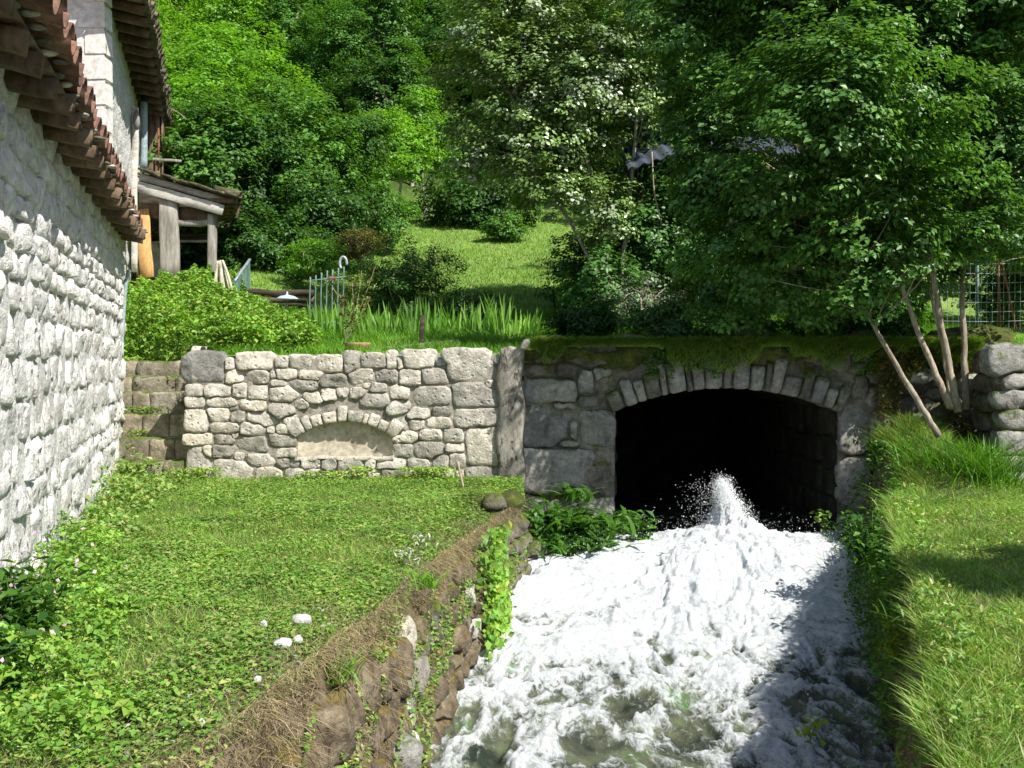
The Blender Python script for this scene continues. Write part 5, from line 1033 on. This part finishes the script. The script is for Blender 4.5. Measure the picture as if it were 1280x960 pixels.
def herbplant(name, c, h, n, ls, leaf, label, cat='plant', group=None, r=.15, droop=.3, ar=.5, lean=(0, 0)):
    t = thing(name, c, label, cat, group); ms = []; P = []; S = []
    for k in range(max(3, n // 14)):
        a = rng.uniform(0, 6.28); e = np.array(c) + (math.cos(a) * r * rng.random() + lean[0] * h, math.sin(a) * r * rng.random() + lean[1] * h, h * rng.uniform(.6, 1)); b0 = np.array(c) + ((e - c) * (.25, .25, 0)); st = bez([b0, (b0 + e) / 2 + rng.normal(0, .02, 3), e], 6); ms.append(tube(st, .0035, 4, False))
        for q in st[2:]:
            for _ in range(max(1, int(n / (max(3, n // 14) * 10)) + 1)): P.append(q + rng.normal(0, ls * .55, 3) * (1, 1, .4))
    V, Fc = join(*ms); part('stems', V, Fc, L_['mid'], t); P = np.array(P); V, Fc = leaves(P, ls * rng.uniform(.6, 1.2, len(P)), .6, ar, .15, None, droop); part('leaves', V, Fc, L_[leaf], t); return t
herbplant('broadleaf_plant', at(800, 690, 10.4), .42, 90, .12, 'fern', 'broad leaved plant inside the left edge of the arch', r=.14)
herbplant('broadleaf_plant', at(1030, 662, 10.6), .25, 40, .08, 'weed', 'small bright plant at the foot of the right pier', r=.08)
herbplant('nettle', np.array((2.95, 7.6, .65)), .55, 260, .075, 'mid', 'tall nettles on the steep right bank above the water', r=.2, lean=(-.2, 0))
herbplant('nettle', np.array((3.0, 8.3, .75)), .5, 200, .07, 'dark', 'dark nettles between the right pier and the bank grass', r=.2, lean=(-.25, 0))
herbplant('nettle', np.array((2.72, 6.7, .6)), .5, 200, .07, 'mid', 'nettles low on the right bank below the shaded grass', r=.18, lean=(-.2, 0))
herbplant('yellow_sprig', at(1112, 818, 6.2), .22, 40, .05, 'yellow', 'yellow green round leaved sprig at the edge of the right bank', r=.1, ar=.8)
t_ = herbplant('water_sprig', at(1010, 925, 5.6), .16, 26, .055, 'yellow', 'yellow leaved twig hanging over the shaded water', r=.16, ar=.7)
# bright climber pouring down the bank wall
def climber():
    c = np.array((-.2, 8.0, .7)); t = thing('climbing_plant', c, 'bright green heart leaved climber pouring down the bank wall', 'plant'); n = 950; y = rng.normal(7.95, .15, n) + .1 * np.sign(rng.normal(0, 1, n)); f = rng.random(n); y = y - .25 * f
    x = XLt(y) + (XLw(y) + .1 - XLt(y)) * f + .08 + rng.random(n) * .1; z = 1.12 + (WZ(y) + .02 - 1.12) * f; N_ = np.array((.6, -.55, .5)); N_ /= np.linalg.norm(N_)
    V, Fc = leaves(np.stack([x, y, z], 1), (.03 + .055 * rng.random(n) ** 1.5), .5, .8, .1, N_, 1.2); part('leaves', V, Fc, L_['herb'], t)
    ms = [tube(bez([(XLt(q) + .04, q, 1.14), (XLt(q) + .09, q - .1, .8), (XLw(q) + .14, q - .25, .35)], 5), .005, 4) for q in (7.8, 7.95, 8.1)]; V, Fc = join(*ms); part('stems', V, Fc, L_['mid'], t)
climber()
# dead-nettle with mauve flowers in the left corner
def deadnettle(c, h, n, label):
    t = herbplant('flowering_nettle', c, h, n, .085, 'fern', label, 'plant', 'flowering nettles in the left corner', r=.26, droop=.8, ar=.42)
    P = np.array(c) + rng.normal(0, 1, (60, 3)) * (.16, .16, .05) + (0, 0, h * .95); V, Fc = leaves(P, .022, .3, .8); part('flowers', V, Fc, M['mauve'], t)['kind'] = 'stuff'
deadnettle(np.array((-2.3, 4.55, 1.15)), .42, 420, 'tall nettle with mauve flowers against the white wall at the left edge')
deadnettle(np.array((-2.12, 3.95, 1.12)), .30, 380, 'lower nettle clump in the bottom left corner')
# tall grass at the right
def tallgrass(c, n, h, label, leaf='lush', r=.12, lean=.7):
    t = thing('tall_grass_clump', c, label, 'grass clump', 'tall grass clumps'); q = rng.normal(0, r, (n, 2)); P = np.stack([c[0] + q[:, 0], c[1] + q[:, 1], np.full(n, c[2])], 1); V, Fc = blades(P, rng.uniform(.5, 1, n) * h, .011, lean, 4, .9); part('blades', V, Fc, L_[leaf], t)
tallgrass(np.array((4.6, 9.6, 1.28)), 520, .66, 'tall lush grass clump in front of the garden wall', r=.17)
tallgrass(np.array((4.2, 9.85, 1.45)), 260, .4, 'shorter lush grass clump at the foot of the coppiced tree', r=.16)
tallgrass(np.array((3.7, 8.9, 1.12)), 220, .36, 'long grass drooping over the bank beside the right pier', 'grass', .14, 1.2)
tallgrass(np.array((-.55, 6.15, 1.08)), 70, .16, 'small green tuft on top of the bank wall', r=.04)
tallgrass(np.array((-.86, 4.75, .95)), 110, .2, 'grass tuft rooted in the bank wall near the white stones', 'grass', .05)
tallgrass(np.array((-1.02, 4.3, .75)), 110, .2, 'grass tuft hanging lowest on the near bank wall', 'grass', .06)
tallgrass(np.array((2.15, 5.0, 1.15)), 90, .16, 'straggling grass over the right bank beside the yellow twig', 'grass', .1, 1.2)
for x, y, nm in ((-.72, 6.7, 'upper'), (-.66, 7.25, 'farther')):
    c = np.array((x + .02, y, 1.13)); t = thing('silver_weed', c, 'small %s silver leaved weed on the bare strip' % nm, 'plant'); P = c + rng.normal(0, 1, (40, 3)) * (.05, .05, 0) + np.array((0, 0, 1)) * rng.random((40, 1)) * .1; V, Fc = leaves(P, .045, .4, .35); part('leaves', V, Fc, L_['silver'], t)
for (px, py, Y, s, lab) in [(285, 722, 6.6, .12, 'broad pale leaf rosette in the middle of the lawn'), (292, 655, 8.4, .1, 'dock leaf rosette on the lawn near the stairs'), (160, 944, 3.72, .11, 'big pale leaf at the bottom edge of the lawn'), (25, 762, 5.0, .12, 'broad pointed leaf against the white wall')]:
    c = at(px, py, Y); c[2] = float(terrace(c[0], c[1])) + .02; t = thing('leaf_rosette', c, lab, 'plant'); P = c + rng.normal(0, 1, (7, 3)) * (s * .35, s * .35, .01) + (0, 0, .03); V, Fc = leaves(P, s * rng.uniform(.8, 1.2, 7), .75, .5, .1); part('leaves', V, Fc, L_['herb'], t)
# rose
def rose():
    c = at(432, 428, 12.6); t = thing('rose_bush', c, 'lanky rose bush with one pink bloom above the green gate', 'plant'); ms = []; P = []
    for e in [(412, 352, 12.6), (452, 338, 12.7), (440, 352, 12.5), (470, 330, 12.6), (463, 372, 12.5), (425, 370, 12.6)]:
        e = at(*e); b = bez([c, (c + e) / 2 + (.05, 0, .08), e], 7); ms.append(tube(b, .0035, 5, False)); P += [q + rng.normal(0, .04, 3) for q in b[3:] for _ in range(4)]
    V, Fc = join(*ms); part('stems', V, Fc, M['twig'], t); P = np.array(P); V, Fc = leaves(P, .05, .5, .6); part('leaves', V, Fc, L_['reddish'], t)
    f = at(415, 350, 12.55); ms = []
    for ring, (rr, tl, m) in enumerate([(.03, .9, 5), (.055, .55, 6), (.08, .2, 7)]):
        for k in range(m):
            a = k * 6.283 / m + ring; d = np.array((math.cos(a), math.sin(a) * .5, 0)); s = np.array((-math.sin(a), math.cos(a), 0)); w = rr * .8
            ms.append((np.array([f, f + d * rr * .6 + s * w * .6 + (0, 0, tl * rr), f + d * rr + (0, 0, tl * rr * 1.5), f + d * rr * .6 - s * w * .6 + (0, 0, tl * rr)]), np.array([(0, 1, 2, 3)])))
    V, Fc = join(*ms); part('bloom', V, Fc, M['petal'], t)
rose()
# wicker pot
def pot():
    c = at(447, 446, 11.9); n = 20; V = []; prof = [(.11, 0), (.13, .05), (.15, .14), (.165, .17), (.15, .17), (.13, .1), (0, .09)]
    for r, z in prof:
        for k in range(n): a = k * 6.283 / n; w = 1 + .03 * (k % 2) * (1 if z < .15 else .3); V.append((c[0] + r * w * math.cos(a), c[1] + r * w * math.sin(a), c[2] + z * 1.0))
    Q = [(i * n + k, i * n + (k + 1) % n, (i + 1) * n + (k + 1) % n, (i + 1) * n + k) for i in range(len(prof) - 1) for k in range(n)]
    single('wicker_pot', V, np.array(Q), M['terra'], 'brown wicker planter standing behind the top of the niche wall', 'planter')
pot()
# ------------------------------------------------------------------ metal and wood in the garden
def railing():
    Y = 13.9; t = thing('metal_railing', at(408, 416, Y), 'pale green metal railing panel of thin upright bars with a hooped end', 'railing')
    for k, px in enumerate([388, 395, 402, 409, 416, 423, 430]):
        y0 = Y + .0 + k * .05; V, Fc = tube(bez([at(px, 420, y0), at(px - 1, 380, y0), at(px, [346, 344, 341, 338, 337, 335, 333][k], y0)], 5), .011, 6); part('bar', V, Fc, M['metal_green'], t, center=True)
    for py in (350, 405):
        V, Fc = tube([at(386, py + 1, Y), at(432, py - 4, Y + .3)], .012, 6); part('crossbar', V, Fc, M['metal_green'], t, center=True)
    c = at(429, 329, Y + .3); a = np.linspace(-.3, 4.2, 18); V, Fc = tube([c + (math.cos(k) * .05, 0, math.sin(k) * .09) for k in a], .02, 8); part('hoop', V, Fc, M['metal_grey'], t, center=True)
railing()
def gate():
    Y = 15.2; t = thing('metal_gate', at(303, 376, Y), 'small grey green sheet metal gate leaning open beside the cream hoses', 'gate')
    a, b = at(293, 352, Y - .2), at(312, 325, Y + .5); lo = at(300, 385, Y)[2]
    for k in range(5):
        s, e = k / 5, (k + .92) / 5; p, q = a + (b - a) * s, a + (b - a) * e; m = (p + q) / 2; ht = (m[2] - lo) / 2; d = (b - a) * (1, 1, 0); d /= np.linalg.norm(d); V, Fc = box((m[0], m[1], lo + ht), (np.linalg.norm((q - p)[:2]) / 2, .012, ht), np.array([d, np.cross((0, 0, 1), d), (0, 0, 1)])); V[V[:, 2] > lo + ht, 2] += ((V[V[:, 2] > lo + ht] - m) @ d) * (b - a)[2] / np.linalg.norm((b - a)[:2]); part('slat', V, Fc, M['metal_green'], t, smooth=False, center=True)
    for s in (0, 1): q = a + (b - a) * s; V, Fc = beam((q[0], q[1], lo), (q[0], q[1], q[2] + .02), .04, .04); part('gate_post', V, Fc, M['metal_grey'], t, center=True)
    V, Fc = beam(a + (0, 0, .01), b + (0, 0, .01), .04, .03); part('top_rail', V, Fc, M['metal_grey'], t, center=True)
gate()
def hoses():
    Y = 15.0; t = thing('hose_bundle', at(277, 375, Y), 'bundle of cream poles and cloth draped to a point beside the porch', 'bundle')
    top = at(275, 326, Y)
    for k, (dx, r) in enumerate([(-13, .02), (-8, .022), (-4, .03), (1, .026), (6, .016), (13, .018), (19, .02)]):
        V, Fc = tube(bez([top + ((k - 3) * .012, .02 * (k % 2), rng.normal(0, .01)), at(276 + dx * .5, 346, Y + .04 * (k % 3)), at(276 + dx, 382, Y + .03 * (k % 3))], 6), [r * .8, r, r, r, r * 1.05, r * 1.1, r * 1.1, r * 1.1, r, r, r, r, r][:len(bez([top, top, top], 6))], 8); part('strand', V, Fc, M['cream'], t, center=True)
hoses()
def logs():
    Y = 15.5
    for k, (py, r, mat) in enumerate([(366, .055, 'wood_dark'), (373, .05, 'wood_brown'), (380, .05, 'wood_dark')]):
        p = np.linspace(0, 1, 12); a, b = at(306 + 3 * k, py, Y), at(392, py + 1, Y + .05 * k); P = a + (b - a) * p[:, None]; P[:, 2] += .012 * np.sin(p * 9 + k); V, Fc = tube(P, r * (1 + .12 * np.sin(p * 13 + k)), 10)
        single('old_log', V, Fc, M[mat], ['uppermost dark log of the stack behind the mound', 'middle brown log of the stack behind the mound', 'lowest dark log of the stack behind the mound'][k], 'log', 'stack of dark logs')
    for px in (320, 375):
        V, Fc = beam(at(px, 398, Y + .15), at(px, 372, Y + .15), .09, .09); single('log_prop', V, Fc, M['wood_dark'], 'dark stub propping the log stack at its %s end' % ('left' if px < 350 else 'right'), 'post')
logs()
def dish():
    c = at(359, 373, 15.1); n = 24; prof = [(0, .105), (.012, .10), (.014, .06), (.04, .05), (.11, .035), (.165, 0), (.17, -.012), (.155, -.012), (.1, .012), (0, .03)]; V = []
    for r, z in prof:
        for k in range(n): a = k * 6.283 / n; V.append((c[0] + r * math.cos(a), c[1] + r * math.sin(a) * .9, c[2] + z))
    Q = [(i * n + k, i * n + (k + 1) % n, (i + 1) * n + (k + 1) % n, (i + 1) * n + k) for i in range(len(prof) - 1) for k in range(n)]
    t = thing('enamel_lamp_shade', c, 'blue white enamel dish shaped shade resting on the logs', 'lamp shade'); part('shade', V, np.array(Q), M['enamel'], t)
    V, Fc = tube([c + (0, 0, -.02), c + (0, .02, -.24)], .012, 6); part('stem', V, Fc, M['metal_grey'], t)
dish()
V, Fc = tube(bez([at(151, 478, 11.85), at(153, 420, 11.8), at(157, 360, 11.8), at(161, 338, 11.85)], 8), .022, 8); single('garden_pipe', V, Fc, M['pipe'], 'pale grey pipe rising along the far corner of the white house', 'pipe')
V, Fc = beam(at(527, 436, 12.2), at(528, 394, 12.2), .05, .05); single('garden_post', V, Fc, M['wood_dark'], 'thin dark post standing before the iris row', 'post')
V, Fc = beam(at(470, 437, 12.0), at(573, 427, 12.3), .05, .05, n=9); single('bed_plank', V, Fc, M['wood_grey'], 'weathered plank edging the flower bed', 'plank')
V, Fc = tube(bez([at(582, 622, 10.3), at(577, 600, 10.3), at(572, 577, 10.32)], 5), .013, 7); single('garden_stake', V, Fc, M['twig'], 'short pale stake stuck in the lawn before the niche wall', 'stake')
V, Fc = tube(bez([at(828, 283, 12.6), at(818, 240, 12.7), at(815, 190, 12.8)], 6), .009, 6); single('bare_stick', V, Fc, M['twig'], 'thin bare curved stick hanging in front of the shed', 'stick')
V, Fc = tube([at(846, 412, 12.3), at(845, 378, 12.3)], .03, 8); single('fence_stake', V, Fc, M['metal_green'], 'green metal stake on top of the bridge', 'stake')
V, Fc = tube(bez([at(273, 832, 4.7), at(262, 806, 4.85), at(252, 789, 5.0)], 4), .004, 5); single('lawn_twig', V, Fc, M['twig'], 'thin dry twig lying on the lawn left of the white stones', 'twig')
V, Fc = tube(bez([at(161, 893, 4.0), at(159, 868, 4.0), at(158, 850, 4.05)], 4), .005, 5); single('lawn_twig', V, Fc, M['twig'], 'thin upright twig in the near herbs', 'twig')
for k, (px, py, Y, r, lab) in enumerate([(378, 783, 5.15, (.055, .035, .02), 'flat white stone lying highest on the bare strip'), (352, 806, 4.8, (.05, .03, .017), 'flat white stone below the highest one'), (372, 800, 4.9, (.028, .02, .013), 'small white stone between the two flat ones'), (330, 792, 5.0, (.022, .018, .012), 'small buff stone on the lawn edge'), (322, 856, 4.35, (.02, .016, .012), 'small white stone at the broken bank edge'),
                                         (228, 926, 3.75, (.016, .014, .01), 'little white stone near the bottom edge'), (253, 922, 3.8, (.018, .014, .01), 'little pale stone right of the other near stone')]):
    c = at(px, py, Y); c[2] = float(terrace(c[0], c[1])) + .012; V, Fc = rock(c + (0, 0, r[2] * .5), np.array(r) * (1, 1, 1.9), 800 + k, 12, rot=.3 * k); single('loose_stone', V, Fc, M['wash_stone'], lab, 'stone', 'loose pale stones on the bare strip')
# wire fence at the right
def fence():
    t = thing('wire_fence', at(1225, 405, 13.4), 'sagging green wire mesh fence with rusty leaning stakes at the right', 'fence'); Y = 13.4; ms = []
    for k, px in enumerate(range(1170, 1300, 7)):
        ms.append(tube([at(px, 412, Y), at(px + 1, 322, Y)], .003, 4, False))
    for py in range(328, 412, 12): ms.append(tube(bez([at(1168, py + 1, Y), at(1235, py + 2, Y - .02), at(1302, py, Y)], 5), .003, 4, False))
    V, Fc = join(*ms); part('mesh_wire', V, Fc, M['metal_grey'], t)
    for (a, b, m, r) in [((1222, 425), (1222, 322), 'metal_green', .018), ((1270, 412), (1250, 318), 'rust', .016), ((1250, 412), (1248, 318), 'rust', .014), ((1296, 415), (1297, 312), 'metal_green', .018)]:
        V, Fc = tube([at(*a, Y + .03), at(*b, Y + .03)], r, 7); part('stake', V, Fc, M[m], t, center=True)
fence()
# garden wall at the right edge
def gwall():
    Y = 9.95; t = thing('garden_wall', at(1262, 612, Y), 'broken end of a grey stone garden wall at the right edge of the view', 'wall'); x0 = at(1256, 500, Y)[0]; sd = []; z = 1.15
    while z < 2.55:
        h = rng.uniform(.15, .26); x = x0 + rng.uniform(-.03, .03) - .1 * (z > 2.3)
        while x < x0 + 1.8: w = rng.uniform(.25, .55); sd.append((x + w / 2, z + h / 2, w, h)); x += w
        z += h
    for i, q in enumerate(star_cells(sd, gap=.01)): V, Fc = stone_geo(q, wall_frame(Y), .14, .045, .018, i + 3000, .03); part('stone', V, Fc, M['grey_stone'], t, center=True)
    sd = [(y + .15, z + .1, .3, .2) for y in np.arange(0, .6, .3) for z in np.arange(1.15, 2.5, .2)]
    for i, q in enumerate(star_cells(sd, gap=.01, A=14)): V, Fc = stone_geo(q, lambda u, v, w: np.stack([x0 + .02 - w, Y + .02 + u, v], -1), .1, .03, .02, i + 3100); part('stone', V, Fc, M['mossy_stone'], t, center=True)
    V, Fc = box((x0 + .95, Y + .36, 1.7), (.9, .32, .84)); part('wall_core', V, Fc, M['mortar'], t, smooth=False)
    for k in range(6): V, Fc = rock((x0 + .15 + k * .3, Y + .25, 2.56), (.19, .22, .07), 600 + k, 12); part('stone', V, Fc, M['grey_stone'], t, center=True)
gwall()
# boulders in the slope between bridge and garden wall
for k, (px, py, Y, r, lab) in enumerate([(1148, 585, 9.9, (.13, .1, .09), 'mossy boulder beside the right pier under the leaning stem'), (1135, 612, 9.7, (.1, .1, .07), 'pale boulder in the grass edge above the bank'), (1215, 480, 10.9, (.2, .12, .13), 'grey boulder behind the stems of the coppiced tree'), (1150, 470, 11.0, (.16, .1, .1), 'boulder left of the stems below the bridge turf'), (1235, 440, 11.1, (.2, .14, .12), 'top boulder beside the broken garden wall')]):
    V, Fc = rock(at(px, py, Y), r, 700 + k, 14); single('boulder', V, Fc, M['grey_stone'] if k > 1 else M['mossy_stone'], lab, 'boulder', 'boulders in the slope right of the arch')
# shed with corrugated sheets behind the bridge
def shed():
    Y = 14.0; t = thing('garden_shed', at(900, 400, Y), 'dark shed roofed with blue grey corrugated sheets half hidden by leaves', 'shed'); k = Y / F
    for a, b in [((785, 208), (845, 188)), ((888, 180), (948, 184)), ((949, 185), (1008, 193))]:
        p, q = at(*a, Y), at(*b, Y); n = 25; V = []
        for i in range(n):
            c = p + (q - p) * i / (n - 1); w = .025 * math.sin(i * 2 * math.pi / 6)
            for d in (0, .9, 1.8): V.append(c + (0, d, .42 * d - .02 + w))
            for d in (1.8, .9, 0): V.append(c + (0, d, .42 * d - .06 + w))
        Q = [(i * 6 + j, (i + 1) * 6 + j, (i + 1) * 6 + (j + 1) % 6, i * 6 + (j + 1) % 6) for i in range(n - 1) for j in range(6)]; part('roof_sheet', V, np.array(Q), M['slate'], t, center=True)
    V, Fc = beam(at(780, 200, Y + .9), at(1010, 184, Y + .9), .1, .1); part('beam', V, Fc, M['wood_dark'], t, center=True)
    for px in (800, 893, 1000): V, Fc = beam(at(px, 410, Y + .9), at(px, 200, Y + .9), .08, .08); part('post', V, Fc, M['wood_dark'], t, center=True)
    for px in range(796, 1004, 14): V, Fc = beam(at(px, 405, Y + 1.7), at(px, 195, Y + 1.7), .155, .03, up=(0, 1, 0)); part('board', V, Fc, M['wood_dark'], t, center=True)
shed()

# wet boulders at the foot of the left pier
for k, (px, py, Y, r, lab) in enumerate([(668, 690, 9.7, (.17, .14, .12), 'wet mossy boulder at the corner of the bank wall under the ferns'), (705, 700, 9.75, (.15, .12, .08), 'dark wet boulder below the large fern clump'), (760, 690, 10.1, (.14, .12, .1), 'dark wet boulder left of the arch opening'), (1062, 680, 10.4, (.18, .16, .13), 'yellow mossy boulder at the foot of the right pier')]):
    V, Fc = rock(at(px, py, Y), r, 740 + k, 14); single('wet_boulder', V, Fc, M['mossy_stone'] if k in (0, 3) else M['wet_shaded_stone'], lab, 'boulder', 'wet boulders at the waterline beside the arch')
